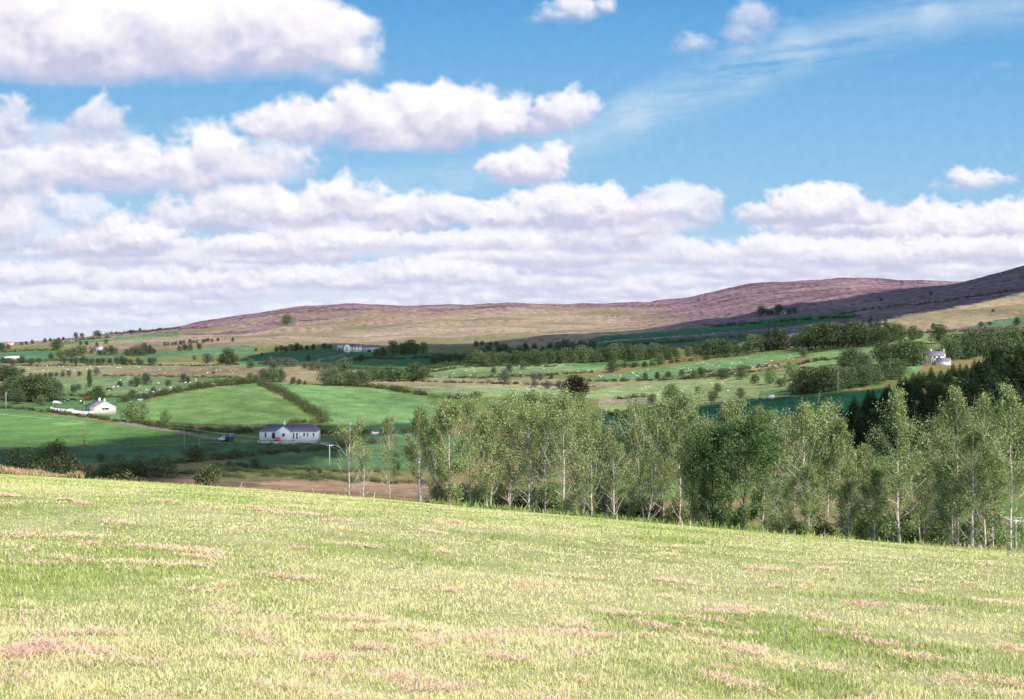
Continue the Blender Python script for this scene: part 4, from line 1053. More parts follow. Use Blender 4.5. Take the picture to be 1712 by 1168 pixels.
hedge([(560, 632), (620, 634), (700, 634)], 5, 'dark hedge at the feet of the upright row')
hedge([(420, 609), (500, 609), (600, 617), (700, 618), (800, 606)], 5, 'hedge along the lower edge of the shaded farm fields', gap=.1)
hedge([(590, 603), (650, 600), (740, 598), (800, 594)], 4, 'hedge across the shaded farm fields', gap=.15)
# dark scrub beyond the hayfield at left
for (P, hp, lab) in [([(-60, -285), (0, -285), (50, -283), (110, -285)], 44, 'tall dark thorn thicket at the left edge below the shaded field'),
                     ([(80, -250), (150, -250), (210, -268), (285, -262)], 32, 'long dark thicket beyond the hayfield at left'),
                     ([(40, -150), (120, -150), (200, -152), (268, -155)], 27, 'lower olive thicket touching the far edge of the hayfield'),
                     ([(-60, -180), (0, -180), (60, -180), (120, -180)], 48, 'dark bank of thorn right behind the dry grass at the left edge')]:
    hedge(P, hp, lab, .8, dens=1.3, name='thicket', leaf=.3)
stand([(326, 772, 22, .95), (345, 818, 30)], P_BUSH, 'round dark bush', 'beyond the left hayfield edge', cat='bush', group='round bushes beyond the hayfield')
stand([(428, 783, 14), (260, 774, 8), (383, 777, 6), (516, 789, 7), (535, 791, 6), (118, 770, 10), (170, 772, 12)], P_BUSH, 'dark bush', 'in the rough ground below the bungalow', cat='bush', group='bushes below the bungalow')
for (a, b, c, d_, lab) in [(380, 786, 560, 800, 'low scrub strip right of the brown moor, lower one'), (360, 778, 540, 786, 'low scrub strip right of the brown moor, upper one'), (440, 796, 600, 806, 'dark scrub patch on the brown moor left of the bare trees'), (230, 786, 420, 800, 'low dark scrub across the left part of the brown moor'), (480, 784, 640, 790, 'low scrub strip behind the two bare trees'), (560, 800, 720, 812, 'olive scrub round the feet of the bare trees')]:
    hedge([(a, b), ((a + c) / 2, (b + d_) / 2 + 1), (c, d_)], 6, lab, 1.8, gap=.25, name='scrub')

# ================================================================= houses, walls, poles, vehicles
M_WHITE = simple('white render', (.84, .83, .80), .85, .2, .06, .8)
M_CREAM = simple('cream render', (.72, .66, .55), .85, .2, .08, .8)
M_SLATE = simple('slate roof', (.16, .135, .17), .7, .3, .22, 1.2)
M_GLASS = simple('window glass', (.03, .035, .045), .12, .5, .1, 1)
M_FRAME = simple('window frame', (.55, .53, .5), .6, .3, .05, 2)
M_BRFR = simple('brown window frame', (.07, .04, .03), .6, .3, .1, 2)
M_DOOR = simple('dark door', (.06, .035, .03), .6, .3, .1, 2)
M_WDOOR = simple('white door', (.7, .7, .7), .5, .3, .05, 2)
M_STONE = simple('stone wall', (.30, .28, .25), .95, .1, .3, 1.5)
M_RED = simple('red painted iron roof', (.42, .10, .075), .7, .3, .2, 1.0)
M_ORANGE = simple('orange roof', (.48, .17, .10), .8, .2, .2, 1.0)
M_GREYR = simple('grey sheeting', (.34, .37, .42), .6, .3, .12, .8)
M_BLUER = simple('blue sheeting', (.28, .42, .62), .5, .4, .1, .8)
M_POLE = simple('creosoted pole', (.20, .16, .13), .9, .1, .3, 6)
M_POLEL = simple('weathered pole', (.42, .38, .34), .9, .1, .25, 6)
M_STEEL = simple('galvanised steel', (.50, .56, .62), .4, .5, .1, 4, metal=.4)
M_CERAM = simple('insulator', (.45, .42, .4), .3, .5, .05, 4)
M_WIRE = simple('aluminium wire', (.5, .5, .5), .5, .4, .05, 4)

def window(par, x0, x1, z0, z1, y, side='front', frame=M_FRAME, name='window', fill=M_GLASS):
    """an opening on the front (y) or on the gable (x = y): reveal frame, pane, sill"""
    f = MB(); t = .07; d = .05
    def bx(m, a0, b0, a1, b1, o0, o1):
        if side == 'front': m.box(a0, y - o1, b0, a1, y - o0, b1)
        else: m.box(y + o0, a0, b0, y + o1, a1, b1)
    bx(f, x0, z0, x0 + t, z1, .002, d); bx(f, x1 - t, z0, x1, z1, .002, d)
    bx(f, x0 + t, z1 - t, x1 - t, z1, .002, d); bx(f, x0 + t, z0, x1 - t, z0 + t, .002, d)
    if x1 - x0 > 1.0 and name == 'window': c = (x0 + x1) / 2; bx(f, c - .03, z0 + t, c + .03, z1 - t, .012, d - .004)
    fo = f.build(name, frame, par)
    g = MB(); bx(g, x0 + t, z0 + t, x1 - t, z1 - t, .003, .012); g.build('pane' if name == 'window' else 'door_panel', fill, fo)
    if name == 'window':
        s = MB(); bx(s, x0 - .08, z0 - .1, x1 + .08, z0 - .003, .002, .12); s.build('sill', M_FRAME, fo)
    else:
        s = MB(); c = x1 - .2; bx(s, c, 1.0, c + .06, 1.12, d, d + .05); s.build('handle', M_STEEL, fo)

def gable_block(par, x0, x1, y0, y1, ev, rg, wall, roof, axis='x', over=.28, th=.14, wname='wall', z0=-1.2, hip=0):
    """walls with a pitched roof, ridge along axis"""
    m = MB()
    if axis == 'x':
        yc = (y0 + y1) / 2
        V = [(x0, y0, z0), (x1, y0, z0), (x1, y1, z0), (x0, y1, z0), (x0, y0, ev), (x1, y0, ev), (x1, y1, ev), (x0, y1, ev), (x0, yc, rg), (x1, yc, rg)]
        if hip: V[8] = (x0 + hip, yc, rg); V[9] = (x1 - hip, yc, rg)
        m.put(V, [(0, 1, 5, 4), (2, 3, 7, 6), (3, 2, 1, 0)], [(1, 6, 5), (1, 2, 6), (5, 6, 9), (3, 4, 7), (3, 0, 4), (7, 4, 8)])
        w = m.build(wname, wall, par)
        s = (rg - ev) / (yc - y0); r = MB(); g = .02
        a0, a1 = x0 - over * .6, x1 + over * .6
        zl = ev - s * over + g
        for sg in (-1, 1):
            ye = y0 - over if sg < 0 else y1 + over
            t0, t1 = a0 + hip, a1 - hip
            V = [(a0, ye, zl), (a1, ye, zl), (t1, yc, rg + g), (t0, yc, rg + g), (a0, ye, zl + th), (a1, ye, zl + th), (t1, yc, rg + g + th), (t0, yc, rg + g + th)]
            r.put(V, [(0, 1, 2, 3), (4, 5, 6, 7), (0, 1, 5, 4), (2, 3, 7, 6), (1, 2, 6, 5), (3, 0, 4, 7)])
        if hip:
            for a, t in ((a0, a0 + hip), (a1, a1 - hip)):
                r.put([(a, y0 - over, zl + th), (a, y1 + over, zl + th), (t, yc, rg + g + th)], (), [(0, 1, 2)])
        return w, r.build('roof', roof, par)
    xc = (x0 + x1) / 2
    V = [(x0, y0, z0), (x1, y0, z0), (x1, y1, z0), (x0, y1, z0), (x0, y0, ev), (x1, y0, ev), (x1, y1, ev), (x0, y1, ev), (xc, y0, rg), (xc, y1, rg)]
    m.put(V, [(1, 2, 6, 5), (3, 0, 4, 7), (3, 2, 1, 0)], [(0, 1, 5), (0, 5, 4), (4, 5, 8), (2, 3, 7), (2, 7, 6), (6, 7, 9)])
    w = m.build(wname, wall, par)
    s = (rg - ev) / (xc - x0); r = MB(); g = .024
    for sg in (-1, 1):
        xe = x0 - over if sg < 0 else x1 + over; zl = ev - s * over + g
        V = [(xe, y0 - over * .6, zl), (xe, y1, zl), (xc, y1, rg + g), (xc, y0 - over * .6, rg + g)]
        V += [(a, b, c + th) for a, b, c in V]
        r.put(V, [(0, 1, 2, 3), (4, 5, 6, 7), (0, 1, 5, 4), (2, 3, 7, 6), (1, 2, 6, 5), (3, 0, 4, 7)])
    return w, r.build('roof', roof, par)
def chimney(roof, x, y, z0, z1, w=.7, d=.6, mat=M_WHITE):
    m = MB(); m.box(x - w / 2, y - d / 2, z0, x + w / 2, y + d / 2, z1); m.box(x - w / 2 - .06, y - d / 2 - .06, z1 + .002, x + w / 2 + .06, y + d / 2 + .06, z1 + .1)
    for k in (-.16, .16): m.cyl(x + k, y, z1 + .102, z1 + .42, .09, 8)
    m.build('chimney', mat, roof)

# --- white bungalow in the shade of the cloud
p = at(482, 735); B = empty('bungalow', (p[0], p[1], p[2] + .12), 0)
S = p[1] / F_PX
tag(B, 'long white bungalow with a projecting front gable, on the lane below the drumlin', 'house')
w, r = gable_block(B, -9.9, 9.9, .0, 7.4, 2.75, 4.65, M_WHITE, M_SLATE, 'x', hip=2.2)
w2, r2 = gable_block(B, -4.2, 1.2, -1.6, 3.6, 2.72, 4.45, M_WHITE, M_SLATE, 'y', wname='gable_wing')
chimney(r, -1.9, 3.5, 4.5, 5.7)
window(B, -8.1, -7.5, .5, 2.3, 0)
window(B, -5.7, -4.5, .1, 2.25, 0, name='door', frame=M_WHITE, fill=M_DOOR)
window(B, -1.85, -.85, 1.0, 2.1, -1.6)
for a, b, c in ((1.6, 2.1, .15), (2.7, 3.25, .15)): window(B, a, b, c, 2.15, 0)
window(B, 3.75, 4.25, .15, 2.15, 0, name='door', frame=M_WHITE, fill=M_WDOOR)
for a, b in ((5.15, 5.75), (6.45, 6.9), (8.4, 8.95)): window(B, a, b, 1.0, 2.15, 0)
# --- white cottage with its gable to the sun
p = at(168, 690); K = empty('cottage', (p[0], p[1], p[2] + .3), math.radians(-50))
tag(K, 'white cottage with slate roof and sunlit gable behind a white garden wall', 'house')
k = p[1] * 1.0 / 560
w, r = gable_block(K, -5.2 * k, 5.2 * k, -4.9 * k, 4.9 * k, 2.4 * k, 4.9 * k, M_CREAM, M_SLATE, 'x')
chimney(r, -1.2 * k, 0, 4.6 * k, 5.9 * k, .9, .7); chimney(r, 4.4 * k, 0, 4.6 * k, 5.6 * k, .7, .6)
for a, b in ((-4.2, -3.2), (-1.3, -.4), (3.4, 4.4)): window(K, a * k, b * k, .6 * k, 2.0 * k, -4.9 * k, frame=M_BRFR)
window(K, 1.2 * k, 2.1 * k, 0, 2.0 * k, -4.9 * k, name='door', frame=M_BRFR, fill=M_WDOOR)
window(K, -1.4 * k, 1.6 * k, 1.3 * k, 2.1 * k, 5.2 * k, side='gable', frame=M_BRFR)
def wall(P, h, label, mat=M_WHITE, th=.35, posts=True, name='garden_wall'):
    W = [at(a, b) for a, b in P]; o = np.mean(W, axis=0); m = MB(); q = MB()
    for a, b in zip(W[:-1], W[1:]):
        d = (b - a)[:2]; L = np.hypot(*d); n = np.array([-d[1], d[0]]) / L * th / 2
        ks = max(2, int(L / 4))
        for i in range(ks):
            s0, s1 = a + (b - a) * i / ks - o, a + (b - a) * (i + 1) / ks - o
            z0, z1 = s0[2], s1[2]
            V = [(s0[0] - n[0], s0[1] - n[1], z0 - .4), (s1[0] - n[0], s1[1] - n[1], z1 - .4), (s1[0] + n[0], s1[1] + n[1], z1 - .4), (s0[0] + n[0], s0[1] + n[1], z0 - .4)]
            V += [(x, y, (z0 if j in (0, 3) else z1) + h) for j, (x, y, _) in enumerate(V)]
            m.put(V, [(0, 1, 5, 4), (2, 3, 7, 6), (4, 5, 6, 7), (1, 2, 6, 5), (3, 0, 4, 7)])
    e = empty(name, tuple(o)); m.build('wall', mat, e)
    if posts:
        for v in (W[0], W[-1]):
            q = MB(); v = v - o; z = v[2]
            q.box(v[0] - .3, v[1] - .3, z - .4, v[0] + .3, v[1] + .3, z + h + .25); q.box(v[0] - .38, v[1] - .38, z + h + .253, v[0] + .38, v[1] + .38, z + h + .38)
            q.build('pillar', mat, e)
    return tag(e, label, 'wall')
wall([(86, 685), (100, 686.5), (117, 688)], .85, 'white garden wall left of the gateway before the white cottage')
wall([(121, 690), (138, 692.5), (155, 693)], 1.2, 'white garden wall with pillars right of the gateway, nearest the white cottage')
wall([(1488, 610), (1500, 609), (1513, 607)], 1.6, 'white yard wall between the dark grove and the two storey house')
wall([(1536, 607), (1545, 608), (1553, 609)], 1.3, 'short white wall in front of the two storey house')
wall([(432, 740), (470, 740.5), (500, 740), (531, 739)], .55, 'low grey stone garden wall in front of the bungalow', M_STONE)
wall([(623, 726), (632, 726), (641, 726)], .8, 'low white wall end showing behind the bare trees', M_WHITE)
# --- two storey house at right
p = at(1562, 609); h2 = empty('farmhouse', (p[0], p[1], p[2] + .2), math.radians(-24)); k = p[1] / 700
tag(h2, 'white two storey farmhouse with dark roof above the spruce plantation', 'house')
w, r = gable_block(h2, -5.6 * k, 5.2 * k, 0, 6.6 * k, 4.7 * k, 6.9 * k, M_WHITE, M_SLATE, 'x')
chimney(r, -2.0 * k, 3.3 * k, 6.6 * k, 8.0 * k, .9, .7, M_CREAM); chimney(r, 4.6 * k, 3.3 * k, 6.6 * k, 7.8 * k, .8, .6, M_CREAM)
for a in (-4.7, -2.5, -.3, 2.0): window(h2, a * k, (a + 1.1) * k, 3.0 * k, 4.25 * k, 0)
for a in (-4.7, -2.5): window(h2, a * k, (a + 1.2) * k, .7 * k, 2.1 * k, 0)
window(h2, -.2 * k, .9 * k, 0, 2.1 * k, 0, name='door', frame=M_WHITE, fill=M_DOOR)
w3, r3 = gable_block(h2, 1.6 * k, 8.8 * k, -6.6 * k, -1.4 * k, 1.9 * k, 3.3 * k, M_WHITE, M_SLATE, 'x', wname='garage_wall', z0=-2.2)
window(h2, 2.2 * k, 3.4 * k, .7 * k, 1.6 * k, -6.6 * k)
# --- farm in the shade at the foot of the moor
p = at(590, 588); k = p[1] / 1170; h3 = empty('farmhouse', (p[0], p[1], p[2] + .1), 0)
tag(h3, 'shaded white farmhouse with a tall gable at the foot of the moor', 'house')
w, r = gable_block(h3, -2.0 * k, 7.5 * k, 0, 6.5 * k, 4.4 * k, 6.6 * k, M_WHITE, M_SLATE, 'x')
w, r2 = gable_block(h3, -8.2 * k, -2.1 * k, -1.5 * k, 5 * k, 4.6 * k, 6.8 * k, M_WHITE, M_SLATE, 'y', wname='gable_wing')
chimney(r, 6.6 * k, 3.2 * k, 6.3 * k, 7.6 * k, .9)
for a in (-.9, 1.7, 4.6): window(h3, a * k, (a + 1) * k, 2.9 * k, 4.0 * k, 0); window(h3, a * k, (a + 1) * k, .7 * k, 1.9 * k, 0)
window(h3, -5.8 * k, -4.6 * k, .6 * k, 2.0 * k, -1.5 * k); window(h3, -5.8 * k, -4.6 * k, 3.0 * k, 4.1 * k, -1.5 * k)
def shed(px, row, Lp, ev, rg, D, wallm, roofm, label, rz=0, axis='x', cat='shed', name='shed', door=True):
    """a farm building Lp photo pixels long; ev, rg photo pixels to eaves and ridge"""
    p = at(px, row); s = p[1] / F_PX; L = Lp * s / 2
    e = empty(name, (p[0], p[1], p[2] + .05), math.radians(rz)); tag(e, label, cat)
    gable_block(e, -L, L, 0, D, ev * s, rg * s, wallm, roofm, axis, over=.3)
    if door: window(e, -L * .35, L * .1, 0.02, min(ev * s * .8, 3.2), 0, name='door', frame=M_BRFR, fill=M_DOOR)
    window(e, L * .35, L * .65, ev * s * .35, ev * s * .7, 0)
    return e
shed(619, 589, 26, 5, 8.5, 9, M_GREYR, M_GREYR, 'long grey sheeted shed right of the shaded farmhouse')
shed(568, 587, 9, 7, 11, 8, M_GREYR, M_GREYR, 'pale grey shed left of the shaded farmhouse gable')
shed(1320, 582, 11, 6, 10, 7, M_WHITE, M_SLATE, 'small white gabled house half hidden in the ridge wood', -20, 'y', 'house', 'house')
shed(1310, 525, 8, 3.5, 6.5, 8, M_WHITE, M_BLUER, 'lonely house with pale blue roof on the shaded hillside', 0, 'x', 'house', 'house')
shed(977, 576, 14, 2.5, 6, 10, M_STONE, M_RED, 'shed with a red roof in the shade above the tree belt')
shed(1121, 599, 11, 3, 6.5, 9, M_CREAM, M_ORANGE, 'small shed with a faded orange roof behind the sheep field')
shed(19, 602, 25, 3.5, 6.5, 10, M_RED, M_WHITE, 'red barn with a pale roof at the left edge', 0, cat='barn', name='barn')
shed(126, 589, 20, 3, 6.5, 12, M_CREAM, M_ORANGE, 'long orange red roofed farm building at left', 8, cat='barn', name='barn')
shed(143, 587, 9, 3, 6, 9, M_WHITE, M_RED, 'small red roofed byre right of the long orange roof', -15, cat='barn', name='barn')
shed(160, 586, 13, 4, 7.5, 8, M_WHITE, M_SLATE, 'small white farmhouse among the dark trees at far left', -30, 'x', 'house', 'house')
shed(14, 577, 13, 3, 5.5, 8, M_WHITE, M_ORANGE, 'tiny pale house on the far left skyline', 0, 'x', 'house', 'house')
shed(1290, 666, 9, 3, 5, 3, M_WHITE, M_GREYR, 'tiny white pump house on the lip of the shaded field', 0, door=False)
shed(1602, 599, 6, 4, 6, 5, M_WHITE, M_SLATE, 'little outbuilding right of the two storey house', -10)
shed(233, 671, 7, 2, 3.5, 3, M_STONE, M_GREYR, 'small grey hut in the hedge right of the cottage', 0, door=False)

# --- poles
def pole(px, top, Y=None, row=None, label='', arm=1.4, mat=M_POLE, arm_mat=M_STEEL, r=.13, sag=0):
    p = at_depth(px, Y) if Y else at(px, row)
    ztop = -(top - HOR) / F_PX * p[1]; h = ztop - p[2]
    e = empty('power_pole', tuple(p)); tag(e, label, 'power pole', 'wooden power poles')
    m = MB(); m.tube([(0, 0, -1), (0, 0, h * .5), (0, 0, h)], [r * 1.15, r, r * .75], 10); m.build('post', mat, e, smooth=True)
    tips = []
    if arm:
        a = MB(); a.box(-arm / 2, -.06, h - .32, arm / 2, .06, h - .18); a.build('crossarm', arm_mat, e)
        for x in (-arm * .44, arm * .44):
            q = MB(); q.tube([(x, 0, h - .178), (x, 0, h - .05), (x, 0, h + .08)], [.05, .075, .04], 8); q.build('insulator', M_CERAM, e); tips.append((p[0] + x, p[1], p[2] + h + .07))
    else:
        q = MB(); q.tube([(0, 0, h), (0, 0, h + .12), (0, 0, h + .2)], [.05, .08, .04], 8); q.build('insulator', M_CERAM, e)
        tips = [(p[0] - .1, p[1], p[2] + h + .1), (p[0] + .1, p[1], p[2] + h + .1)]
    return tips
T = [pole(-160, 672, row=720, label='thin pole outside the left edge', arm=0)]
T.append(pole(141, 705, row=744, label='dark thin pole standing in the bright green field at left', arm=0, r=.16))
T.append(pole(308, 716, row=752, label='dark pole beside the lane left of the parked vehicle', arm=0, r=.15))
T.append(pole(551, 743, row=780, label='grey pole with a light crossarm left of the bare trees', arm=2.2, mat=M_POLEL))
T.append(pole(701, 766, Y=172, label='white topped pole at the left end of the thin tree row', arm=.9, mat=M_POLEL, r=.16))
T.append(pole(1698, 867, Y=140, label='T shaped pole with a blue grey crossarm at the right edge', arm=1.9, mat=M_POLEL))
pole(1401, 621, row=657, label='pole with crossarm above the shaded field before the dark trees', arm=2.4, mat=M_POLEL, arm_mat=M_POLE, r=.2)
pole(1542, 588, row=610, label='thin pole at the left corner of the two storey house', arm=0, r=.15, mat=M_POLEL)
pole(333, 734, row=752, label='short dark pole right of the lane pole', arm=0, r=.13)
pole(10, 655, row=684, label='grey pole in front of the grove at the left edge', arm=0, r=.13, mat=M_POLEL)
for k in (0, 1):
    m = MB()
    for a, b in zip(T[:-1], T[1:]):
        a, b = np.array(a[k]), np.array(b[k]); L = np.linalg.norm(b - a); s = np.linspace(0, 1, 20)[:, None]
        P = a + (b - a) * s; P[:, 2] -= (4 * s * (1 - s))[:, 0] * L * .006
        m.tube(P, .022, 4)
    tag(m.build('power_line', M_WIRE), 'thin overhead wire strung from pole to pole, the %s of the two' % ('left hand' if k == 0 else 'right hand'), 'power line', 'overhead wires')

# --- vehicles by the bungalow
M_TYRE = simple('tyre', (.02, .02, .02), .9, .1, .1, 5)
M_CARD = simple('dark blue paint', (.05, .06, .09), .3, .5, .05, 2)
M_CARL = simple('grey blue paint', (.35, .40, .48), .3, .5, .05, 2)
M_CARR = simple('red car paint', (.42, .05, .045), .3, .5, .05, 2)
M_LAMP = simple('lamp glass', (.6, .6, .55), .2, .5, .05, 2)
def wheels(par, xs, y0, y1, r=.36):
    for x in xs:
        for y in (y0, y1):
            m = MB(); m.tube([(x, y - .1, r), (x, y + .1, r)], r, 14); o = m.build('wheel', M_TYRE, par)
            m = MB(); m.tube([(x, y - .115, r), (x, y + .115, r)], r * .55, 10); m.build('rim', M_STEEL, o)
def loft(name, prof, y0, y1, mat, par, tuck=.12):
    """car body: side outline (x, z) swept across, tucked in above the waist"""
    n = len(prof); V = []; zmax = max(z for _, z in prof)
    for y, s in ((y0, 0), (y0, 1), (y1, 1), (y1, 0)):
        for x, z in prof:
            t = max(0, (z - .9) / (zmax - .9 + 1e-6)) * tuck
            V.append((x, y + (t if y == y0 else -t), z))
    m = MB(); m.put(V, [(j, (j + 1) % n, n * 3 + (j + 1) % n, n * 3 + j) for j in range(n)])
    me = m.me(name, mat); import bmesh
    bm = bmesh.new(); bm.from_mesh(me); bmesh.ops.delete(bm, geom=[v for v in bm.verts if not v.link_faces], context='VERTS')
    bmesh.ops.holes_fill(bm, edges=[e for e in bm.edges if e.is_boundary]); bmesh.ops.recalc_face_normals(bm, faces=bm.faces); bm.to_mesh(me); bm.free()
    return add(name, me, par)
# van: low bonnet to the left, tall dark box to the right
p = at(378, 737.5); v = empty('parked_van', (p[0], p[1], p[2] + .05), 0)
tag(v, 'dark vehicle with grey blue front and tall dark rear body, left of the bungalow', 'van')
loft('cab', [(-2.6, .35), (-2.65, .95), (-1.6, 1.1), (-1.0, 1.75), (-.1, 1.8), (-.1, .35)], -.95, .95, M_CARL, v)
m = MB(); m.box(-.05, -1.05, .5, 2.5, 1.05, 2.55); m.build('cargo_box', M_CARD, v)
m = MB(); m.box(-.95, -.93, 1.18, -.3, -.86, 1.62); m.build('side_window', M_GLASS, v)
for y in (-.7, .7): m = MB(); m.ell((-2.63, y, .75), (.05, .14, .1)); m.build('headlight', M_LAMP, v)
wheels(v, (-1.9, 1.6), -.9, .9)
# red hatchback nose on before the gable wing
p = at(464, 738.5); c = empty('parked_car', (p[0], p[1] - .6, p[2] + .05), math.radians(-72))
tag(c, 'red car parked nose on before the bungalow gable', 'car')
loft('body', [(-1.9, .3), (-1.95, .8), (-1.0, .95), (-.4, 1.42), (1.2, 1.42), (1.85, .95), (1.9, .3)], -.82, .82, M_CARR, c)
m = MB(); m.put([(-1.0, -.62, .99), (-1.0, .62, .99), (-.46, .56, 1.38), (-.46, -.56, 1.38)], [(0, 1, 2, 3)]); o = m.build('windscreen', M_GLASS, c); o.location = (-.03, 0, .02)
for y in (-.84, .76): m = MB(); m.box(-.6, y, .98, 1.1, y + .05, 1.3); m.build('side_window', M_GLASS, c)
for y in (-.6, .6): m = MB(); m.ell((-1.94, y, .68), (.05, .13, .08)); m.build('headlight', M_LAMP, c)
wheels(c, (-1.25, 1.25), -.78, .78, .3)

# ================================================================= animals
M_WOOL = simple('wool', (.55, .52, .44), 1, .05, .1, 5)
M_COWB = simple('black cow hide', (.025, .022, .02), .8, .2, .1, 2)
M_COWR = simple('red brown cow hide', (.30, .09, .035), .8, .2, .1, 2)
M_COWW = simple('white cow hide', (.68, .64, .56), .8, .2, .05, 2)
def pied():
    m, t, b = nodes('black and white cow hide'); n = t.nodes.new('ShaderNodeTexNoise'); n.inputs['Scale'].default_value = 1.1; n.inputs['Detail'].default_value = 1
    tc = t.nodes.new('ShaderNodeTexCoord'); t.links.new(tc.outputs['Object'], n.inputs[0])
    r = t.nodes.new('ShaderNodeValToRGB'); r.color_ramp.interpolation = 'CONSTANT'; r.color_ramp.elements[0].color = (.02, .02, .02, 1); r.color_ramp.elements[1].position = .53; r.color_ramp.elements[1].color = (.6, .57, .5, 1)
    t.links.new(n.outputs[0], r.inputs[0]); t.links.new(r.outputs[0], b.inputs['Base Color']); return m
M_COWP = pied()
def quadruped(name, L, hgt, rad, head, neck_up, mat, graze=True):
    """one skinned body: trunk, neck, head, jointed legs, tail"""
    V = []; E = []; R = []
    def v(x, y, z, r): V.append((x, y, z)); R.append(r); return len(V) - 1
    top = hgt - rad
    a = v(-L * .42, 0, top + rad * .15, rad * .82); b = v(-L * .1, 0, top - rad * .12, rad * .98); c = v(L * .2, 0, top - rad * .1, rad * 1.0); d = v(L * .4, 0, top + rad * .1, rad * .82)
    E += [(a, b), (b, c), (c, d)]
    hz = hgt * .18 if graze else hgt + neck_up
    n1 = v(L * .56, 0, (top + hz) / 2 + rad * .2, rad * .45); n2 = v(L * .66, 0, hz + head * .5, head * .5); n3 = v(L * .66 + head * 1.2, 0, hz, head * .3)
    E += [(d, n1), (n1, n2), (n2, n3)]
    for s in (-1, 1):
        e1 = v(L * .62, s * head * .75, hz + head * .75, head * .13); E.append((n2, e1))
        y = s * rad * .55
        k0 = v(L * .36, y, hgt * .55, rad * .34); k1 = v(L * .37, y, hgt * .28, rad * .16); k2 = v(L * .36, y, .03, rad * .14); E += [(d, k0), (k0, k1), (k1, k2)]
        j0 = v(-L * .34, y, hgt * .55, rad * .42); j1 = v(-L * .46, y, hgt * .33, rad * .19); j2 = v(-L * .42, y, .03, rad * .14); E += [(a, j0), (j0, j1), (j1, j2)]
    t1 = v(-L * .55, 0, top + rad * .3, rad * .12); t2 = v(-L * .58, 0, hgt * .45, rad * .08); E += [(a, t1), (t1, t2)]
    me = bpy.data.meshes.new(name); me.from_pydata(V, E, []); o = add(name, me)
    sm = o.modifiers.new('skin', 'SKIN'); o.modifiers.new('sub', 'SUBSURF').levels = 1
    for i, sv in enumerate(me.skin_vertices[0].data): sv.radius = (R[i], R[i]); sv.use_root = (i == 1)
    dg = bpy.context.evaluated_depsgraph_get(); ev = bpy.data.meshes.new_from_object(o.evaluated_get(dg))
    bpy.data.objects.remove(o); bpy.data.meshes.remove(me)
    ev.name = name; ev.materials.clear(); ev.materials.append(mat); return ev
SHEEP = [quadruped('sheep', 1.25, .85, .34, .2, .15, M_WOOL, True), quadruped('sheep', 1.25, .85, .34, .2, .15, M_WOOL, False)]
def flock(poly, n, label, group, seed):
    r = random.Random(seed); xs = [a for a, b in poly]; ys = [b for a, b in poly]; k = 0
    while k < n:
        a, b = r.uniform(min(xs), max(xs)), r.uniform(min(ys), max(ys))
        if not in_poly(np.array([a]), np.array([b]), poly)[0]: continue
        p = at(a, b); o = add('sheep', SHEEP[k % 2], None, tuple(p), r.uniform(0, 6.28), (.88,) * 3); k += 1
        tag(o, label, 'sheep', group)
flock([(985, 632), (1010, 627), (1150, 610), (1280, 593), (1290, 600), (1180, 624), (1060, 634)], 46, 'small white sheep grazing in the bright slanting field right of centre', 'flock right of centre', 1)
flock([(1300, 596), (1340, 590), (1330, 612), (1230, 632), (1190, 634)], 22, 'white sheep scattered on the pale fields below the ridge wood', 'flock below the ridge wood', 2)
flock([(200, 633), (300, 634), (400, 633), (380, 641), (290, 652), (250, 658), (180, 655)], 20, 'white sheep dotted over the green field above the curved hedge', 'flock above the curved hedge', 3)
flock([(40, 613), (420, 612), (412, 624), (200, 627), (60, 624)], 30, 'tiny pale sheep strung along the long tan field at left', 'flock on the long tan field', 4)
flock([(760, 612), (960, 610), (900, 626), (720, 629)], 16, 'tiny sheep in the pale green fields of the centre', 'flock in the centre fields', 5)
flock([(1040, 568), (1300, 552), (1400, 540), (1300, 530), (1100, 552)], 18, 'tiny sheep on the shaded hillside fields', 'flock on the shaded hillside', 6)
flock([(1010, 650), (1200, 640), (1320, 628), (1300, 650), (1100, 662)], 14, 'sheep lying on the yellowish field', 'flock on the yellowish field', 7)
for px, row, rz, m_, gz, lab in [(94, 676, .3, M_COWW, True, 'white cow grazing left of the cottage'), (110, 673, 2.9, M_COWP, False, 'black and white cow between the white cow and the cottage'),
                                 (122, 671, .2, M_COWB, True, 'small black cow behind the pied one'), (137, 675, 1.2, M_COWP, True, 'white and black cow close to the cottage roof'),
                                 (145, 668.5, 0, M_COWR, False, 'red brown cow behind the cottage roof'), (182, 653, .5, M_COWB, True, 'black cow on the slope above the cottage'), (256, 659, 2, M_COWW, True, 'white cow by the curved hedge')]:
    me = quadruped('cow', 2.2, 1.4, .46, .3, .2, m_, gz); p = at(px, row)
    tag(add('cow', me, None, tuple(p), rz, (1.25,) * 3), lab, 'cow', 'cattle round the cottage')

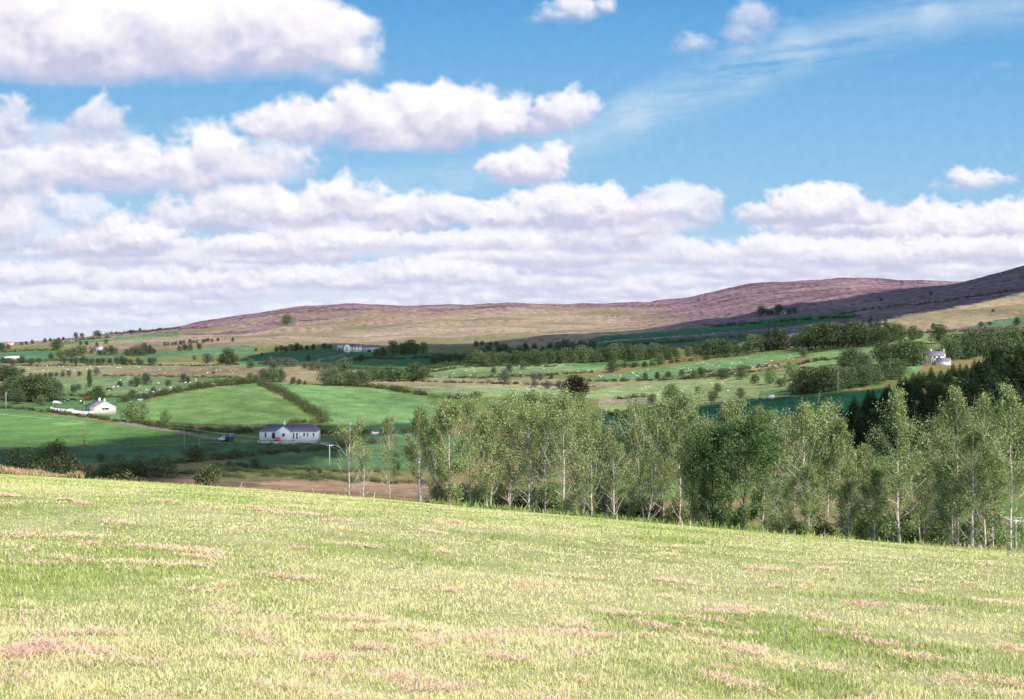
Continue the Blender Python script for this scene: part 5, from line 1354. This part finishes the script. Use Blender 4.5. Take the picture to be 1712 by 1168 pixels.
# ================================================================= grass
def grass_cloud():
    m, t, b = nodes('grass blades'); t.nodes.remove(b)
    a = t.nodes.new('ShaderNodeAttribute'); a.attribute_name = 'col'
    d = t.nodes.new('ShaderNodeBsdfDiffuse'); tr = t.nodes.new('ShaderNodeBsdfTranslucent'); ms = t.nodes.new('ShaderNodeMixShader'); ms.inputs[0].default_value = .35
    for q in (d, tr): t.links.new(a.outputs['Color'], q.inputs[0])
    t.links.new(d.outputs[0], ms.inputs[1]); t.links.new(tr.outputs[0], ms.inputs[2]); t.links.new(ms.outputs[0], t.nodes['Material Output'].inputs[0])
    return m
M_BLADE = grass_cloud()
def blades(name, x, y, h, w, c, lean, rng, z=None, flat=None):
    """bent two piece blades, one mesh"""
    n = len(x)
    if z is None: z = H(x, y)
    a = rng.uniform(0, 2 * math.pi, n); la = rng.uniform(0, 2 * math.pi, n)
    l = lean * rng.uniform(.2, 1.3, n) * h
    wx, wy = np.cos(a) * w / 2, np.sin(a) * w / 2; lx, ly = np.cos(la) * l, np.sin(la) * l
    hz = np.sqrt(np.clip(h * h - np.minimum(l, h * .97) ** 2, (h * .12) ** 2, None))
    V = np.empty((n, 5, 3))
    V[:, 0] = np.stack([x - wx, y - wy, z - .01], 1); V[:, 1] = np.stack([x + wx, y + wy, z - .01], 1)
    V[:, 2] = np.stack([x + wx * .8 + lx * .35, y + wy * .8 + ly * .35, z + hz * .6], 1); V[:, 3] = np.stack([x - wx * .8 + lx * .35, y - wy * .8 + ly * .35, z + hz * .6], 1)
    V[:, 4] = np.stack([x + lx, y + ly, z + hz], 1)
    i = np.arange(n) * 5
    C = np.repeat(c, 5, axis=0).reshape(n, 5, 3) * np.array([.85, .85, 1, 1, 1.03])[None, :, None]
    return V.reshape(-1, 3), np.stack([i, i + 1, i + 2, i + 3], 1), np.stack([i + 3, i + 2, i + 4], 1), C.reshape(-1, 3)
def meadow():
    rng = np.random.default_rng(77)
    n = 620000
    # even in the picture's own density: thick near, thinning with distance
    u = rng.uniform(-.47, .47, n); inv = rng.uniform(1 / 88., 1 / 4.3, n) ** 1.0 ; Y = 1 / inv
    k2 = rng.random(n) < .30; Y[k2] = rng.uniform(30, 84, k2.sum())
    x = u * Y
    ns = 230000; x = np.concatenate([x, rng.uniform(-20, 20, ns)]); Y = np.concatenate([Y, rng.uniform(-4, 34, ns)])
    keep = (np.arange(len(x)) < n) | (np.abs(x) > .46 * Y); x, Y = x[keep], Y[keep]; u = np.clip(x / np.maximum(Y, .5), -.67, .67); px = CX + F_PX * u; cy = np.interp(px, PXG, CYD); ok = Y < cy + 4
    x, y = x[ok], Y[ok]; n = len(x); side = np.abs(x) > .46 * y
    s1 = samp(N1, x * 26, y * 26); s2 = samp(N2, x * 60 + 31, y * 60); s3 = samp(N1, x * 5 + 9, y * 5); s4 = samp(N1, x * 1.3, y * 1.3 + 70)
    g = np.clip(.5 + .28 * s1 + .16 * s2 + .2 * s3 + rng.normal(size=n) * .16, 0, 1)
    green, straw, pale = lin((172, 182, 108)), lin((218, 208, 154)), lin((242, 226, 192))
    c = green[None] * (1 - g[:, None]) + straw[None] * g[:, None]
    pm = rng.random(n) < np.clip(.10 + .05 * s3, 0, 1); c[pm] = pale
    far = sstep(12, 55, y)[:, None] * .35; c = c * (1 - far) + lin((196, 208, 122)) * far
    tuft = sstep(.7, 1.7, -s1 - .25 * s2 + .35 * s4)
    c = c * (1 - .5 * tuft[:, None]) + lin((138, 162, 80)) * .5 * tuft[:, None]
    h = (.022 + .022 * rng.random(n)) * (1 + .6 * tuft) * (1 + .15 * s2); w = np.maximum(np.where(side, .011, .0045), y * .0008)
    h *= 1 + np.maximum(y, 0) * .004
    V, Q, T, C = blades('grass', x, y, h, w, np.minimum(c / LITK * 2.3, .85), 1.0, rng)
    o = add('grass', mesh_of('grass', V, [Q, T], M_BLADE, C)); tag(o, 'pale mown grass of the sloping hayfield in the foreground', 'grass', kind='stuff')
    # withered wisps left by the mower
    P = []
    for k in range(210):
        yy = 1 / rng.uniform(1 / 46, 1 / 5.3); xx = rng.uniform(-.45, .45) * yy
        L = rng.uniform(.05, .2) * (1 + yy * .02); a = rng.normal() * .7
        m = int((60 + 230 * rng.random()) * L * 6); t = rng.normal(size=m) * L; q = rng.normal(size=m) * L * .42 + .25 * L * np.sin(t / L * 2 + k)
        P.append(np.stack([xx + t * math.cos(a) - q * math.sin(a), yy + t * math.sin(a) + q * math.cos(a), np.full(m, rng.uniform(0, 1))], 1))
    P = np.concatenate(P); n = len(P)
    h = rng.uniform(.02, .042, n) * (1 + P[:, 1] * .008); w = np.maximum(.004, P[:, 1] * .0007)
    c = lin((234, 184, 170))[None] * (1 - P[:, 2:]) + lin((232, 206, 168))[None] * P[:, 2:]
    c = c * (1 + .22 * rng.normal(size=(n, 1)).clip(-1.5, 1.5))
    V, Q, T, C = blades('hay', P[:, 0], P[:, 1], h, w, np.minimum(c / LITK * 2.5, .9), 2.3, rng, H(P[:, 0], P[:, 1]) + .02 + .035 * rng.random(n))
    o = add('cut_hay', mesh_of('cut_hay', V, [Q, T], M_BLADE, C)); tag(o, 'pinkish withered wisps of cut hay lying in the grass', 'hay', kind='stuff')
    # seeding stalks standing over the mown grass, most of them to the right
    n = 240; yy = rng.uniform(14, 50, n); u = rng.beta(2.2, 1.3, n) * .9 - .45
    h = rng.uniform(.22, .5, n); w = np.maximum(.006, yy * .0007)
    c = lin((240, 232, 190))[None] * rng.uniform(1.0, 1.7, (n, 1))
    V, Q, T, C = blades('stalk', u * yy, yy, h, w, c / LITK, .3, rng)
    o = add('seed_stalks', mesh_of('seed_stalks', V, [Q, T], M_BLADE, C)); tag(o, 'pale dry seed stalks standing above the mown grass', 'grass', kind='stuff')
    # dry tall grass on the far edge of the field, thick at the left
    n = 24000; u = np.concatenate([rng.uniform(-.43, -.335, n * 2 // 3), rng.uniform(-.335, .42, n - n * 2 // 3)]); px = CX + F_PX * u
    cy = np.interp(px, PXG, CYD); yy = cy + rng.uniform(4, 12, n); tall = np.where(px < 140, 1.45, np.where(px > 1350, .55, .22))
    clump = .55 + .3 * np.clip(samp(N1, u * yy * 14, yy * 6), -1, 1.5)
    z = H(u * yy, yy); h = rng.uniform(.3, .8, n) * tall * clump; w = np.full(n, .06)
    c = lin((230, 196, 160))[None] * rng.uniform(1.2, 2.2, (n, 1)); gr = rng.random(n) < .3; c[gr] = lin((150, 165, 90))
    V, Q, T, C = blades('dry', u * yy, yy, h, w, c / LITK, .45, rng, z)
    o = add('tall_dry_grass', mesh_of('tall_dry_grass', V, [Q, T], M_BLADE, C)); tag(o, 'tall pinkish dry grass along the far edge of the hayfield', 'grass', kind='stuff')
    # rough grass on the bank under the trees
    n = 60000; yy = rng.uniform(84, 235, n); u = rng.uniform(-.44, .44, n); x = u * yy
    px = CX + F_PX * u; br = sstep(800, 640, px)[:, None]; t = rng.random((n, 1))
    c = (lin((104, 150, 66)) * (1 - t) + lin((176, 172, 108)) * t) * (1 - br) + (lin((196, 150, 112)) * (1 - t) + lin((150, 140, 84)) * t) * br
    V, Q, T, C = blades('rough', x, yy, rng.uniform(.25, .8, n) * np.where(px < 720, .4, 1), np.full(n, .14), np.minimum(c / LITK * 1.9, .8), .8, rng)
    o = add('rough_grass', mesh_of('rough_grass', V, [Q, T], M_BLADE, C)); tag(o, 'rough grass and rushes on the bank under the thin trees', 'grass', kind='stuff')
meadow()
